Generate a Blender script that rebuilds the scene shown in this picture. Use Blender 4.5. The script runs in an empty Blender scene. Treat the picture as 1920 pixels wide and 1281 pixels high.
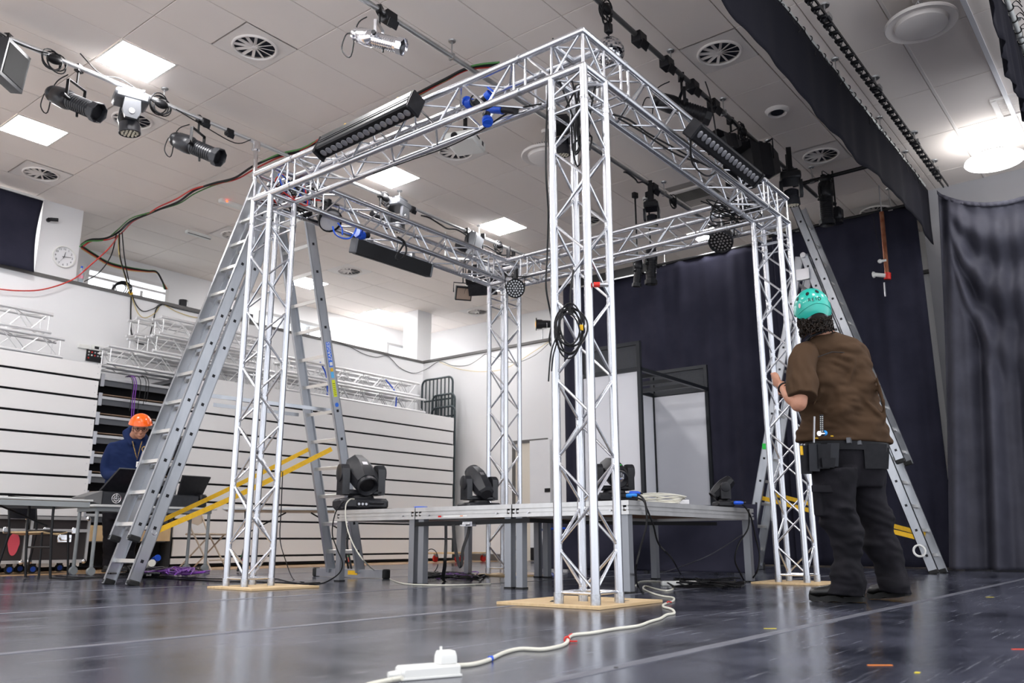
import bpy, math, random
from mathutils import Vector, Matrix
random.seed(7)
SC = bpy.context.scene
COL = SC.collection
PI = math.pi
# ---------------------------------------------------------------- camera
F_PX, CAM_H = 1585.29, 0.34684
YAW, PITCH, ROLL = math.radians(-51.5699), math.radians(13.3177), math.radians(-0.08754)
fw = Vector((-math.sin(YAW)*math.cos(PITCH), math.cos(YAW)*math.cos(PITCH), math.sin(PITCH)))
rt0 = Vector((math.cos(YAW), math.sin(YAW), 0)); up0 = rt0.cross(fw)
RT = rt0*math.cos(ROLL) + up0*math.sin(ROLL); UPV = -rt0*math.sin(ROLL) + up0*math.cos(ROLL); FW = fw
CP = Vector((0, 0, CAM_H))
cam = bpy.data.cameras.new('camera'); cam.sensor_width = 36; cam.lens = F_PX*36/1920
cam.clip_start = .05; cam.clip_end = 100
camo = bpy.data.objects.new('camera', cam); COL.objects.link(camo)
m = Matrix((RT, UPV, -FW)).transposed().to_4x4(); m.translation = CP
camo.matrix_world = m; SC.camera = camo
cam.dof.use_dof = True; cam.dof.focus_distance = 5.6; cam.dof.aperture_fstop = 4.0
# ---------------------------------------------------------------- world, exposure
W = bpy.data.worlds.new('world'); SC.world = W; W.use_nodes = True
bg = W.node_tree.nodes['Background']; bg.inputs[0].default_value = (.90, .93, 1, 1); bg.inputs[1].default_value = .85
SC.view_settings.view_transform = 'Standard'; SC.view_settings.look = 'None'
SC.view_settings.gamma = 1; SC.view_settings.use_curve_mapping = False
SC.view_settings.exposure = 1.15
PANEL_STRENGTH = 26.0
# ---------------------------------------------------------------- placing helpers
def ray(x, y): return RT*((x-960)/F_PX) - UPV*((y-640.5)/F_PX) + FW
def U(x, y, X=None, Y=None, Z=None, D=None):
    """the world point that the photograph shows at (x, y), on a known plane of the room or at depth D"""
    d = ray(x, y)
    if D is not None: return CP + d*D
    i, v = (0, X) if X is not None else (1, Y) if Y is not None else (2, Z)
    return CP + d*((v-CP[i])/d[i])
# ---------------------------------------------------------------- materials
def mat(name, col, rough=.5, metal=0, emit=0, noise=None, bump=None, coat=0, alpha=None, spec=None, aniso=None):
    """noise=(scale, second colour, amount[, stretch]) mottles the colour; bump=(scale, strength)"""
    M = bpy.data.materials.new(name); M.use_nodes = True; nt = M.node_tree; b = nt.nodes['Principled BSDF']
    c = tuple(col)+(1,) if len(col) == 3 else col
    b.inputs['Base Color'].default_value = c; b.inputs['Roughness'].default_value = rough; b.inputs['Metallic'].default_value = metal
    if spec is not None: b.inputs['Specular IOR Level'].default_value = spec
    if coat: b.inputs['Coat Weight'].default_value = coat
    if emit: b.inputs['Emission Color'].default_value = c; b.inputs['Emission Strength'].default_value = emit
    if alpha is not None: b.inputs['Alpha'].default_value = alpha
    tc = None
    if noise or bump:
        tc = nt.nodes.new('ShaderNodeTexCoord')
    if noise:
        mp = nt.nodes.new('ShaderNodeMapping'); nt.links.new(tc.outputs['Object'], mp.inputs[0])
        if len(noise) > 3: mp.inputs['Scale'].default_value = noise[3]
        n = nt.nodes.new('ShaderNodeTexNoise'); n.inputs['Scale'].default_value = noise[0]; n.inputs['Detail'].default_value = 6
        nt.links.new(mp.outputs[0], n.inputs['Vector'])
        r = nt.nodes.new('ShaderNodeValToRGB'); r.color_ramp.elements[0].position = .38; r.color_ramp.elements[1].position = .68
        r.color_ramp.elements[0].color = c
        k = noise[2]; s = noise[1]; r.color_ramp.elements[1].color = tuple(c[i]*(1-k)+s[i]*k for i in range(3))+(1,)
        nt.links.new(n.outputs[0], r.inputs[0]); nt.links.new(r.outputs[0], b.inputs['Base Color'])
    if bump:
        n2 = nt.nodes.new('ShaderNodeTexNoise'); n2.inputs['Scale'].default_value = bump[0]; n2.inputs['Detail'].default_value = 4
        nt.links.new(tc.outputs['Object'], n2.inputs['Vector'])
        bp = nt.nodes.new('ShaderNodeBump'); bp.inputs['Strength'].default_value = bump[1]; bp.inputs['Distance'].default_value = .01
        nt.links.new(n2.outputs[0], bp.inputs['Height']); nt.links.new(bp.outputs[0], b.inputs['Normal'])
    return M
m_alu = mat('aluminium_tube', (.69, .70, .73), .27, 1, noise=(9, (.54, .56, .60), .6, (1, 1, .2)))
m_weld = mat('weld_bead', (.80, .81, .84), .38, .9)
m_coupler = mat('coupler_metal', (.62, .63, .65), .28, 1, noise=(60, (.35, .36, .38), .6))
m_ladder = mat('ladder_aluminium', (.50, .515, .54), .36, .85, noise=(9, (.40, .42, .45), .7, (1, 1, .3)))
m_rung = mat('rung_aluminium', (.80, .78, .74), .35, .8)
m_black = mat('black_plastic', (.006, .006, .008), .42, noise=(30, (.014, .014, .017), .6), spec=.35)
m_dark = mat('dark_grey_plastic', (.016, .017, .021), .36, noise=(20, (.028, .029, .034), .5))
m_blackmetal = mat('black_painted_metal', (.006, .006, .007), .38, spec=.35)
m_rubber = mat('black_rubber', (.015, .015, .015), .8)
m_cable = mat('black_cable', (.006, .006, .007), .5, spec=.3)
m_whitecable = mat('white_cable', (.72, .70, .60), .45)
m_whiteplastic = mat('white_plastic', (.84, .84, .80), .35)
m_white = mat('white_paint', (.86, .86, .87), .6, noise=(3, (.80, .80, .82), .5))
m_wall = mat('white_wall_paint', (.88, .875, .87), .75, noise=(.7, (.83, .83, .84), .6), bump=(60, .05))
m_backwall = mat('grey_wall_paint', (.42, .42, .44), .8, noise=(2, (.36, .36, .38), .6))
m_tile = mat('ceiling_tile', (.90, .825, .765), .85, noise=(1.1, (.87, .80, .75), .7), bump=(180, .12))
m_tbar = mat('shadowed_ceiling_grid', (.40, .37, .34), .6)  # white grid bars, with their shadow put into this grey
m_panel = mat('light_diffuser', (1, .985, 1), .5, emit=PANEL_STRENGTH)
m_vent = mat('vent_white', (.84, .79, .75), .5)
m_ventdark = mat('vent_void', (.015, .018, .03), .8)
m_steel = mat('steel', (.58, .58, .60), .3, 1)
m_chrome = mat('chrome', (.85, .85, .87), .1, 1)
m_greymetal = mat('grey_painted_steel', (.11, .115, .125), .4, .3)
m_pipe = mat('grid_pipe', (.50, .50, .50), .32, .85, noise=(6, (.30, .30, .30), .8))
m_blue = mat('blue_plastic', (.01, .09, .62), .3)
m_red = mat('red_plastic', (.65, .02, .012), .35)
m_yellow = mat('yellow_webbing', (.85, .50, .01), .6, noise=(40, (.70, .38, .01), .6))
m_green = mat('green_tape', (.02, .75, .08), .5)
m_orange = mat('orange_helmet_shell', (1.0, .13, .002), .25, coat=.3)
m_teal = mat('teal_helmet_shell', (.01, .42, .33), .28, coat=.4)
m_wood = mat('pale_plywood', (.72, .53, .30), .6, noise=(5, (.62, .43, .22), .8, (1, 8, 1)))
m_woodfloor = mat('wooden_floor', (.60, .40, .22), .35, noise=(3, (.48, .30, .15), .8, (.5, 10, 1)))
m_curtain = mat('black_drape', (.022, .022, .036), .95, noise=(2.2, (.036, .036, .056), .7), bump=(300, .1), spec=.12)
m_drape = mat('grey_black_drape', (.036, .036, .052), .7, noise=(3, (.07, .07, .095), .6), spec=.4)
m_seat = mat('cream_board', (.80, .785, .77), .5, noise=(1.5, (.77, .76, .75), .5))
m_lens = mat('lens_glass', (.35, .35, .37), .15, .6)
m_mirror = mat('mirror_facet', (.9, .9, .92), .05, 1)
m_skin = mat('skin', (.50, .24, .15), .5, noise=(30, (.44, .19, .12), .5))
m_hair = mat('dark_brown_hair', (.007, .0045, .003), .5, noise=(60, (.03, .018, .011), .6), spec=.25)
m_shirt = mat('brown_shirt_cloth', (.066, .038, .021), .85, noise=(6, (.055, .031, .017), .5), bump=(400, .15), spec=.15)
m_trouser = mat('black_work_trousers', (.013, .0125, .015), .85, noise=(8, (.024, .022, .027), .7), bump=(300, .2), spec=.12)
m_hoodie = mat('navy_hoodie_cloth', (.012, .024, .082), .85, noise=(8, (.010, .019, .065), .5), bump=(300, .2), spec=.15)
m_leather = mat('black_shoe_leather', (.009, .0085, .0085), .3, bump=(90, .15))
m_glow_red = mat('red_indicator', (1, .05, .01), .4, emit=4)
m_beige = mat('beige_painted_metal', (.62, .50, .38), .35, .2)
# floor: dark worn vinyl dance floor
def floor_mat():
    M = mat('black_dance_vinyl', (.05, .05, .06), .2); nt = M.node_tree; b = nt.nodes['Principled BSDF']; L = nt.links.new
    tc = nt.nodes.new('ShaderNodeTexCoord')
    def nz(scale, stretch, rot, det=8):
        mp = nt.nodes.new('ShaderNodeMapping'); mp.inputs['Scale'].default_value = stretch; mp.inputs['Rotation'].default_value = (0, 0, rot)
        L(tc.outputs['Object'], mp.inputs[0]); n = nt.nodes.new('ShaderNodeTexNoise'); n.inputs['Scale'].default_value = scale; n.inputs['Detail'].default_value = det
        n.inputs['Roughness'].default_value = .65; L(mp.outputs[0], n.inputs['Vector']); return n
    a = nz(1.6, (1, 1, 1), 0, 10); s1 = nz(26, (.05, 1, 1), .35); s2 = nz(32, (.04, 1, 1), -1.1); s3 = nz(38, (.035, 1, 1), -.62)
    mx = nt.nodes.new('ShaderNodeMath'); mx.operation = 'MAXIMUM'; L(s1.outputs[0], mx.inputs[0]); L(s2.outputs[0], mx.inputs[1])
    mx2 = nt.nodes.new('ShaderNodeMath'); mx2.operation = 'MAXIMUM'; L(mx.outputs[0], mx2.inputs[0]); L(s3.outputs[0], mx2.inputs[1])
    sc = nt.nodes.new('ShaderNodeValToRGB'); sc.color_ramp.elements[0].position = .60; sc.color_ramp.elements[1].position = .76
    sc.color_ramp.elements[0].color = (0, 0, 0, 1); sc.color_ramp.elements[1].color = (1, 1, 1, 1); L(mx2.outputs[0], sc.inputs[0])
    r = nt.nodes.new('ShaderNodeValToRGB'); r.color_ramp.elements[0].position = .35; r.color_ramp.elements[1].position = .70
    r.color_ramp.elements[0].color = (.014, .016, .026, 1); r.color_ramp.elements[1].color = (.085, .09, .125, 1); L(a.outputs[0], r.inputs[0])
    mi = nt.nodes.new('ShaderNodeMix'); mi.data_type = 'RGBA'; L(sc.outputs[0], mi.inputs[0]); L(r.outputs[0], mi.inputs[6]); mi.inputs[7].default_value = (.17, .18, .21, 1)
    L(mi.outputs[2], b.inputs['Base Color'])
    rr = nt.nodes.new('ShaderNodeMapRange'); rr.inputs[3].default_value = .02; rr.inputs[4].default_value = .34; L(a.outputs[0], rr.inputs[0])
    ad = nt.nodes.new('ShaderNodeMath'); ad.operation = 'MULTIPLY_ADD'; L(sc.outputs[0], ad.inputs[0]); ad.inputs[1].default_value = .25; L(rr.outputs[0], ad.inputs[2]); L(ad.outputs[0], b.inputs['Roughness'])
    bp = nt.nodes.new('ShaderNodeBump'); bp.inputs['Strength'].default_value = .5; bp.inputs['Distance'].default_value = .0022
    w = nz(16, (1, 1, 1), .9, 8); L(w.outputs[0], bp.inputs['Height']); L(bp.outputs[0], b.inputs['Normal'])
    b.inputs['Specular IOR Level'].default_value = .9
    return M
m_floor = floor_mat()
# ---------------------------------------------------------------- mesh builder
def basis(d):
    d = Vector(d).normalized(); a = Vector((0, 0, 1)) if abs(d.z) < .95 else Vector((1, 0, 0))
    u = a.cross(d).normalized(); return u, d.cross(u)
class MB:
    def __init__(s): s.v = []; s.f = []; s.mi = []; s.M = None; s.cur = 0
    def add(s, vs, fs):
        o = len(s.v)
        s.v += [tuple(s.M @ Vector(p)) if s.M else tuple(p) for p in vs]
        s.f += [tuple(i+o for i in f) for f in fs]; s.mi += [s.cur]*len(fs); return s
    def box(s, c, d, R=None, bev=0):
        x, y, z = d[0]/2, d[1]/2, d[2]/2; c = Vector(c)
        if bev:
            b = bev; vs = []
            for sx in (-1, 1):
                for sy in (-1, 1):
                    for sz in (-1, 1): vs += [(sx*(x-b), sy*(y-b), sz*z), (sx*(x-b), sy*y, sz*(z-b)), (sx*x, sy*(y-b), sz*(z-b))]
            I = lambda a, e, g, k: ((a*2+e)*2+g)*3+k
            fs = []
            for g in (0, 1): q = [I(0,0,g,0), I(1,0,g,0), I(1,1,g,0), I(0,1,g,0)]; fs.append(q if g else q[::-1])
            for e in (0, 1): q = [I(0,e,0,1), I(1,e,0,1), I(1,e,1,1), I(0,e,1,1)]; fs.append(q[::-1] if e else q)
            for a in (0, 1): q = [I(a,0,0,2), I(a,1,0,2), I(a,1,1,2), I(a,0,1,2)]; fs.append(q if a else q[::-1])
            for e in (0, 1):
                for g in (0, 1): fs.append([I(0,e,g,0), I(1,e,g,0), I(1,e,g,1), I(0,e,g,1)])
            for a in (0, 1):
                for g in (0, 1): fs.append([I(a,0,g,0), I(a,1,g,0), I(a,1,g,2), I(a,0,g,2)])
            for a in (0, 1):
                for e in (0, 1): fs.append([I(a,e,0,1), I(a,e,1,1), I(a,e,1,2), I(a,e,0,2)])
            for a in (0, 1):
                for e in (0, 1):
                    for g in (0, 1): fs.append([I(a,e,g,0), I(a,e,g,1), I(a,e,g,2)])
        else:
            vs = [(sx*x, sy*y, sz*z) for sx in (-1, 1) for sy in (-1, 1) for sz in (-1, 1)]
            fs = [(0,1,3,2), (4,6,7,5), (0,4,5,1), (2,3,7,6), (0,2,6,4), (1,5,7,3)]
        vs = [Vector(p) for p in vs]
        if R is not None: vs = [R @ p for p in vs]
        return s.add([p+c for p in vs], fs)
    def beam(s, a, b, w, h, up=(0, 0, 1)):
        """rectangular bar from a to b; w across, h along up"""
        a, b = Vector(a), Vector(b); d = (b-a); L = d.length; d.normalize()
        sd = d.cross(Vector(up)).normalized(); u = sd.cross(d)
        return s.box((a+b)/2, (L, w, h), Matrix((d, sd, u)).transposed())
    def tube(s, a, b, r, n=12, r2=None, cap=True):
        a, b = Vector(a), Vector(b); u, v = basis(b-a); r2 = r if r2 is None else r2; vs = []
        for p, q in ((a, r), (b, r2)):
            vs += [p+(u*math.cos(2*PI*i/n)+v*math.sin(2*PI*i/n))*q for i in range(n)]
        fs = [(i, (i+1) % n, n+(i+1) % n, n+i) for i in range(n)]
        if cap: fs += [tuple(range(n))[::-1], tuple(range(n, 2*n))]
        return s.add(vs, fs)
    def path(s, pts, r, n=6, closed=False):
        pts = [Vector(p) for p in pts]; m = len(pts); vs = []; u = None
        for i, p in enumerate(pts):
            d = (pts[(i+1) % m if closed else min(i+1, m-1)] - pts[(i-1) % m if closed else max(i-1, 0)])
            if d.length < 1e-9: d = Vector((0, 0, 1))
            d.normalize()
            if u is None: u, _ = basis(d)
            u = (u - d*u.dot(d)); u = u.normalized() if u.length > 1e-6 else basis(d)[0]; w = d.cross(u)
            rr = r(i/(m-1)) if callable(r) else r
            vs += [p+(u*math.cos(2*PI*k/n)+w*math.sin(2*PI*k/n))*rr for k in range(n)]
        fs = []
        for i in range(m if closed else m-1):
            a, b = i*n, ((i+1) % m)*n
            fs += [(a+k, a+(k+1) % n, b+(k+1) % n, b+k) for k in range(n)]
        if not closed: fs += [tuple(range(n))[::-1], tuple(range((m-1)*n, m*n))]
        return s.add(vs, fs)
    def lathe(s, prof, n=20, o=(0, 0, 0), d=(0, 0, 1), cap=True, flat=None):
        """prof = [(distance along d, radius)]"""
        o = Vector(o); dv = Vector(d).normalized(); u, v = basis(dv); vs = []
        for t, r in prof: vs += [o+dv*t+(u*math.cos(2*PI*i/n)+v*math.sin(2*PI*i/n))*r for i in range(n)]
        fs = []
        for j in range(len(prof)-1): fs += [(j*n+i, j*n+(i+1) % n, (j+1)*n+(i+1) % n, (j+1)*n+i) for i in range(n)]
        if cap: fs += [tuple(range(n))[::-1], tuple(range((len(prof)-1)*n, len(prof)*n))]
        return s.add(vs, fs)
    def ring(s, c, d, R, r, n=20, k=6):
        u, v = basis(d); c = Vector(c)
        return s.path([c+(u*math.cos(2*PI*i/n)+v*math.sin(2*PI*i/n))*R for i in range(n)], r, k, True)
    def prism(s, poly, a, h):
        """poly: list of 3D points (a planar outline), extruded by vector h"""
        n = len(poly); P = [Vector(p)+Vector(a) for p in poly]; h = Vector(h)
        return s.add(P+[p+h for p in P], [tuple(range(n))[::-1], tuple(range(n, 2*n))]+[(i, (i+1) % n, n+(i+1) % n, n+i) for i in range(n)])
    def loft(s, rings, cap=True):
        n = len(rings[0]); vs = [p for r in rings for p in r]; fs = []
        for j in range(len(rings)-1): fs += [(j*n+i, j*n+(i+1) % n, (j+1)*n+(i+1) % n, (j+1)*n+i) for i in range(n)]
        if cap: fs += [tuple(range(n))[::-1], tuple(range((len(rings)-1)*n, len(rings)*n))]
        return s.add(vs, fs)
    def grid(s, fn, nu, nv):
        vs = [fn(i/nu, j/nv) for j in range(nv+1) for i in range(nu+1)]; w = nu+1
        return s.add(vs, [(j*w+i, j*w+i+1, (j+1)*w+i+1, (j+1)*w+i) for j in range(nv) for i in range(nu)])
    def sphere(s, c, r, n=16, m=10, sc=(1, 1, 1)):
        c = Vector(c); pr = []
        vs = [c+Vector((0, 0, r*sc[2]))]
        for j in range(1, m):
            t = PI*j/m
            vs += [c+Vector((r*sc[0]*math.sin(t)*math.cos(2*PI*i/n), r*sc[1]*math.sin(t)*math.sin(2*PI*i/n), r*sc[2]*math.cos(t))) for i in range(n)]
        vs.append(c-Vector((0, 0, r*sc[2]))); e = len(vs)-1
        fs = [(0, 1+i, 1+(i+1) % n) for i in range(n)]
        for j in range(m-2): fs += [(1+j*n+i, 1+(j+1)*n+i, 1+(j+1)*n+(i+1) % n, 1+j*n+(i+1) % n) for i in range(n)]
        fs += [(e, 1+(m-2)*n+(i+1) % n, 1+(m-2)*n+i) for i in range(n)]
        return s.add(vs, fs)
    def mesh(s, name, mats, smooth=True, ang=40):
        me = bpy.data.meshes.new(name); me.from_pydata(s.v, [], s.f)
        for mm in (mats if isinstance(mats, (list, tuple)) else [mats]): me.materials.append(mm)
        if any(s.mi): me.polygons.foreach_set('material_index', s.mi)
        me.validate()
        import bmesh
        bm = bmesh.new(); bm.from_mesh(me); bmesh.ops.recalc_face_normals(bm, faces=bm.faces); bm.to_mesh(me); bm.free()
        if smooth:
            me.shade_smooth()
            try: me.set_sharp_from_angle(angle=math.radians(ang))
            except Exception: pass
        return me
def wm(o):
    return (wm(o.parent) @ o.matrix_parent_inverse @ o.matrix_basis) if o.parent else o.matrix_basis.copy()
def link(name, data, parent=None, world=False):
    o = bpy.data.objects.new(name, data); COL.objects.link(o)
    if parent is not None:
        o.parent = parent
        o.matrix_parent_inverse = wm(parent).inverted() if world else Matrix.Identity(4)
    return o
def obj(name, mb, mats, parent=None, world=False, smooth=True, ang=40, label=None):
    o = link(name, mb.mesh(name, mats, smooth, ang), parent, world)
    if label: o['label'] = label
    return o
def wobj(name, mb, mats, parent, **k): return obj(name, mb, mats, parent, world=True, **k)
def tag(o, label, cat, group=None):
    o['label'] = label; o['category'] = cat
    if group: o['group'] = group
    return o
def thing(name, label, cat, loc=(0, 0, 0), rz=0, group=None):
    o = bpy.data.objects.new(name, None); o.empty_display_size = .1; COL.objects.link(o)
    o.location = loc; o.rotation_euler = (0, 0, rz)
    return tag(o, label, cat, group)
def struct(name, mb, mats, parent=None, **k):
    o = obj(name, mb, mats, parent, **k)
    if parent is None: o['kind'] = 'structure'
    return o
def dup(root, loc=None, rz=None, label=None, group=None):
    def cp(o, par):
        c = o.copy(); COL.objects.link(c); c.parent = par
        for ch in list(o.children): cp(ch, c)
        return c
    r = cp(root, None)
    if loc is not None: r.location = loc
    if rz is not None: r.rotation_euler = (0, 0, rz)
    if label: r['label'] = label
    if group: r['group'] = group
    return r
def text_mb(txt, size, name, material, parent, mtx, world=True, extrude=.0008, shear=0):
    cu = bpy.data.curves.new(name, 'FONT'); cu.body = txt; cu.size = size; cu.extrude = extrude; cu.align_x = 'CENTER'; cu.align_y = 'CENTER'; cu.resolution_u = 3
    t = bpy.data.objects.new('tmp', cu); COL.objects.link(t)
    dg = bpy.context.evaluated_depsgraph_get(); me = bpy.data.meshes.new_from_object(t.evaluated_get(dg)); me.name = name
    bpy.data.objects.remove(t); bpy.data.curves.remove(cu)
    me.transform(mtx); me.materials.clear(); me.materials.append(material)
    return link(name, me, parent, world)
def frame_m(o, x, y):
    """matrix placing text: origin o, reading direction x, up y"""
    x = Vector(x).normalized(); y = Vector(y); z = x.cross(y).normalized(); y = z.cross(x)
    M = Matrix((x, y, z)).transposed().to_4x4(); M.translation = Vector(o); return M
def spline(pts, k=6):
    """Catmull-Rom through pts"""
    P = [Vector(p) for p in pts]; out = []
    for i in range(len(P)-1):
        p0, p1, p2, p3 = P[max(i-1, 0)], P[i], P[i+1], P[min(i+2, len(P)-1)]
        for j in range(k):
            t = j/k; out.append(.5*((2*p1)+(p2-p0)*t+(2*p0-5*p1+4*p2-p3)*t*t+(3*p1-p0-3*p2+p3)*t**3))
    return out+[P[-1]]
def cable(name, label, pts, r, material, group=None, n=6, k=6, cat='cable'):
    o = obj(name, MB().path(spline(pts, k), r, n), material)
    return tag(o, label, cat, group)
_cyl = {}
def cyl(name, a, b, r, material, parent, n=10):
    """a rod object from a to b sharing one mesh per radius and length"""
    a, b = Vector(a), Vector(b); L = round((b-a).length, 3); key = (name, r, L, material.name, n)
    if key not in _cyl: _cyl[key] = MB().tube((0, 0, 0), (0, 0, L), r, n).mesh(name, material)
    o = link(name, _cyl[key], parent)
    u, v = basis(b-a); M = Matrix((u, v, (b-a).normalized())).transposed().to_4x4(); M.translation = a
    o.matrix_basis = wm(parent).inverted() @ M
    return o
# ================================================================ ROOM
CZ = 5.18; GX, GY, GM = .427, .42, .6
floor_b = MB().box((5.3, 4.0, -.06), (15.0, 12.06, .10))
struct('floor', MB().box((5.3, 5.0, -.054), (18.6, 16.0, .10)), m_woodfloor)
vin = thing('vinyl_dance_floor', 'worn dark grey glossy vinyl dance floor laid in wide sheets', 'dance floor', (5.3, 3, -.004))
m_seam = mat('floor_tape', (.15, .155, .18), .4, noise=(6, (.07, .07, .09), .9, (1, 6, 1)))
edges = [-2.9, -.35, 1.35, 3.05, 4.75, 6.45, 8.15, 9.95]
for a, b in zip(edges[:-1], edges[1:]):
    wobj('vinyl_sheet', MB().box((5.0, (a+b)/2, -.002), (15.1, b-a-.006, .004)), m_floor, vin)
for e in edges[1:-1]:
    wobj('seam_tape', MB().box((5.0, e, .0006), (15.0, .05, .0012)), m_seam, vin)
struct('trim_1', MB().box((5.0, 10.0, .003), (15.1, .05, .006)), m_woodfloor)
# marks on the floor
m_mark = {'orange': mat('orange_mark', (.75, .22, .03), .5), 'yellow': mat('yellow_mark', (.75, .62, .03), .5), 'red': mat('red_mark', (.8, .06, .02), .5), 'dark': mat('dark_mark', (.01, .01, .012), .6)}
for c, px, py, L, a in (('orange', 1650, 1248, .07, -.9), ('red', 1912, 1218, .05, -.9), ('yellow', 1444, 1179, .05, -.9), ('yellow', 1720, 1262, .02, 0), ('yellow', 1856, 1120, .05, -.9), ('dark', 1155, 1253, .03, .5)):
    p = U(px, py, Z=0); R = Matrix.Rotation(a, 3, 'Z')
    tag(obj('tape_scrap', MB().box((p.x, p.y, .0008), (L, .012, .0012), R), m_mark[c]), {'orange': 'faded orange tape scrap on the floor right of the white cable', 'red': 'small red tape scrap on the floor at the right edge', 'dark': 'tiny dark scrap on the floor below the red cable tie', 'yellow': ''}[c] or {1444: 'short yellow tape mark on the floor in front of the right plywood sheet', 1720: 'tiny yellow dot on the floor near the bottom edge', 1856: 'yellow tape mark on the floor beyond the long seam on the right'}[px], 'tape')
# left wall: low thick part, ledge, recessed upper part
struct('wall_left', MB().box((4.5, 13.25, 2.0), (16.6, 1.7, 4.05)), m_wall)
mb = MB(); z0, z1 = 4.0, 5.2
def wall_holes(mb, x0, x1, y, t, z0, z1, holes):
    xs = x0
    for a, b, c, d in holes:
        mb.box(((xs+a)/2, y, (z0+z1)/2), (a-xs, t, z1-z0))
        if c > z0: mb.box(((a+b)/2, y, (z0+c)/2), (b-a, t, c-z0))
        mb.box(((a+b)/2, y, (d+z1)/2), (b-a, t, z1-d)); xs = b
    mb.box(((xs+x1)/2, y, (z0+z1)/2), (x1-xs, t, z1-z0))
H1, H2, H3 = (6.16, 7.66, 4.05, 4.88), (9.6, 11.45, 4.05, 4.84), (13.06, 13.9, 4.05, 4.82)
wall_holes(mb, -3.8, 15.6, 14.15, .2, 3.9, 5.3, [H1, H2, H3]); struct('wall_upper_left', mb, m_wall)
m_wframe = mat('window_frame_grey', (.42, .42, .42), .4); m_daylight = mat('bright_sky_outside', (.95, .98, 1), .5, emit=1.5)
m_glass = mat('window_glass', (.9, .95, 1), .05, alpha=.25)
for i, (h, wf) in enumerate(((H1, mat('window_frame_white', (.80, .79, .78), .4)), (H2, m_wframe), (H3, m_wframe))):
    a, b, c, d = h; w = thing('window_%d' % (i+1), '', '', ((a+b)/2, 14.1, c)); del w['label']; del w['category']; w['kind'] = 'structure'
    fr = MB(); t = .06
    fr.box((a+t/2, 14.08, (c+d)/2), (t, .12, d-c)).box((b-t/2, 14.08, (c+d)/2), (t, .12, d-c)).box(((a+b)/2, 14.08, d-t/2), (b-a-2*t, .12, t)).box(((a+b)/2, 14.08, c+t/2), (b-a-2*t, .12, t))
    n = {0: 3, 1: 3, 2: 1}[i]; zt = d-t-(.12 if i == 0 else 0)
    if i == 0: fr.box(((a+b)/2, 14.08, zt+.02), (b-a-2*t, .1, .04))
    for k in range(1, n): x = a+(b-a)*k/n; fr.box((x, 14.08, (c+zt)/2), (.05, .1, zt-c-t))
    fo = wobj('window_frame', fr, wf, w)
    for k in range(n):
        xa = a+t+(b-a-2*t)*k/n; xb = a+t+(b-a-2*t)*(k+1)/n
        wobj('window_pane', MB().box(((xa+xb)/2, 14.13, (c+d)/2), (xb-xa-.02, .006, d-c-2*t)), m_glass, fo)
struct('trim_2', MB().box((5.9, 14.9, 4.5), (19, .02, 1.6)), m_daylight)   # the bright outdoors seen through the high windows
# dark ledge
m_ledge = mat('dark_ledge', (.12, .115, .11), .4)
struct('trim_3', MB().box((4.35, 13.2, 4.05), (16.5, 1.64, .05)), m_ledge)
struct('trim_4', MB().box((13.4, 6.0, 4.06), (1.64, 13.5, .05)), m_ledge)
# back wall
struct('wall_back', MB().box((13.5, 4.8, 2.0), (1.8, 15.2, 4.05)), m_wall)
struct('wall_upper_back', MB().box((14.25, 5.4, 4.6), (.3, 17.6, 1.3)), m_wall)
struct('wall_right', MB().box((12.9, -.9, 2.6), (1.0, 6.6, 5.2)), m_backwall)
struct('trim_5', MB().box((12.37, 2.27, 2.3), (.06, .30, 4.6)), m_backwall)
# pillars
struct('trim_6', MB().box((5.03, 12.75, 4.63), (.57, .7, 1.1)), m_wall)
struct('trim_7', MB().box((12.62, 12.62, 4.63), (.42, .42, 1.1)), m_wall)
# ceiling: grid slab, tiles, lights, vents
ceil_ = struct('ceiling', MB().box((5.35, 5.6, 5.27), (18.5, 17.4, .14)), m_tbar)
LIGHTS = [(5, 12), (5, 16), (11, 12), (15, 12), (15, 20), (19, 21), (19, 16), (19, 8), (5, 8), (5, 20), (-1, 4), (-1, 8), (-1, 12), (5, 0), (-1, 0), (11, -3), (5, -3), (-3, 16)]
VENTS = [(6, 10), (11, 10), (11, 4), (16, 4), (6, 18), (11, 18), (15, 18), (6, 14), (21, 18), (16, 10), (20, 4)]
GRILL = [(16, 7)]
special = {c: 'L' for c in LIGHTS}; special.update({c: 'V' for c in VENTS}); special.update({c: 'G' for c in GRILL})
tiles = {}
def tile_mesh(w, h):
    if (w, h) not in tiles:
        b = .004; mb = MB(); mb.box((0, 0, 0), (w, h, .02), bev=b); tiles[(w, h)] = mb.mesh('ceiling_tile', m_tile, False)
    return tiles[(w, h)]
nt_ = 0; rest = MB()
for j in range(-6, 23):
    for kk in range(-6, 23, 2):
        k0 = kk+1 if kk % 2 == 0 else kk      # tiles start on odd k
        cells = [(k0, j), (k0+1, j)]
        spans = [(k0, 2)] if not any(c in special for c in cells) else [(c[0], 1) for c in cells if c not in special]
        for k, n in spans:
            x0 = GX+GM*k; y0 = GY+GM*j; cx, cy = x0+GM*n/2, y0+GM/2
            if cx > 14.1 or cy > 14.05 or cx < -3.4 or cy < -2.9: continue
            d = Vector((cx, cy, CZ))-CP; dz = d.dot(FW); inview = False
            if dz > .5:
                px = 960+F_PX*d.dot(RT)/dz; py = 640.5-F_PX*d.dot(UPV)/dz; inview = -120 < px < 2040 and -120 < py < 1300
            if inview and nt_ < 298:
                nt_ += 1; link('ceiling_tile', tile_mesh(GM*n-.008, GM-.008), ceil_).location = (cx, cy, CZ+.006)
            else: rest.box((cx, cy, CZ+.006), (GM*n-.008, GM-.008, .02))
o = obj('ceiling_tile', rest, m_tile, ceil_, smooth=False); o['kind'] = 'stuff'
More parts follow.
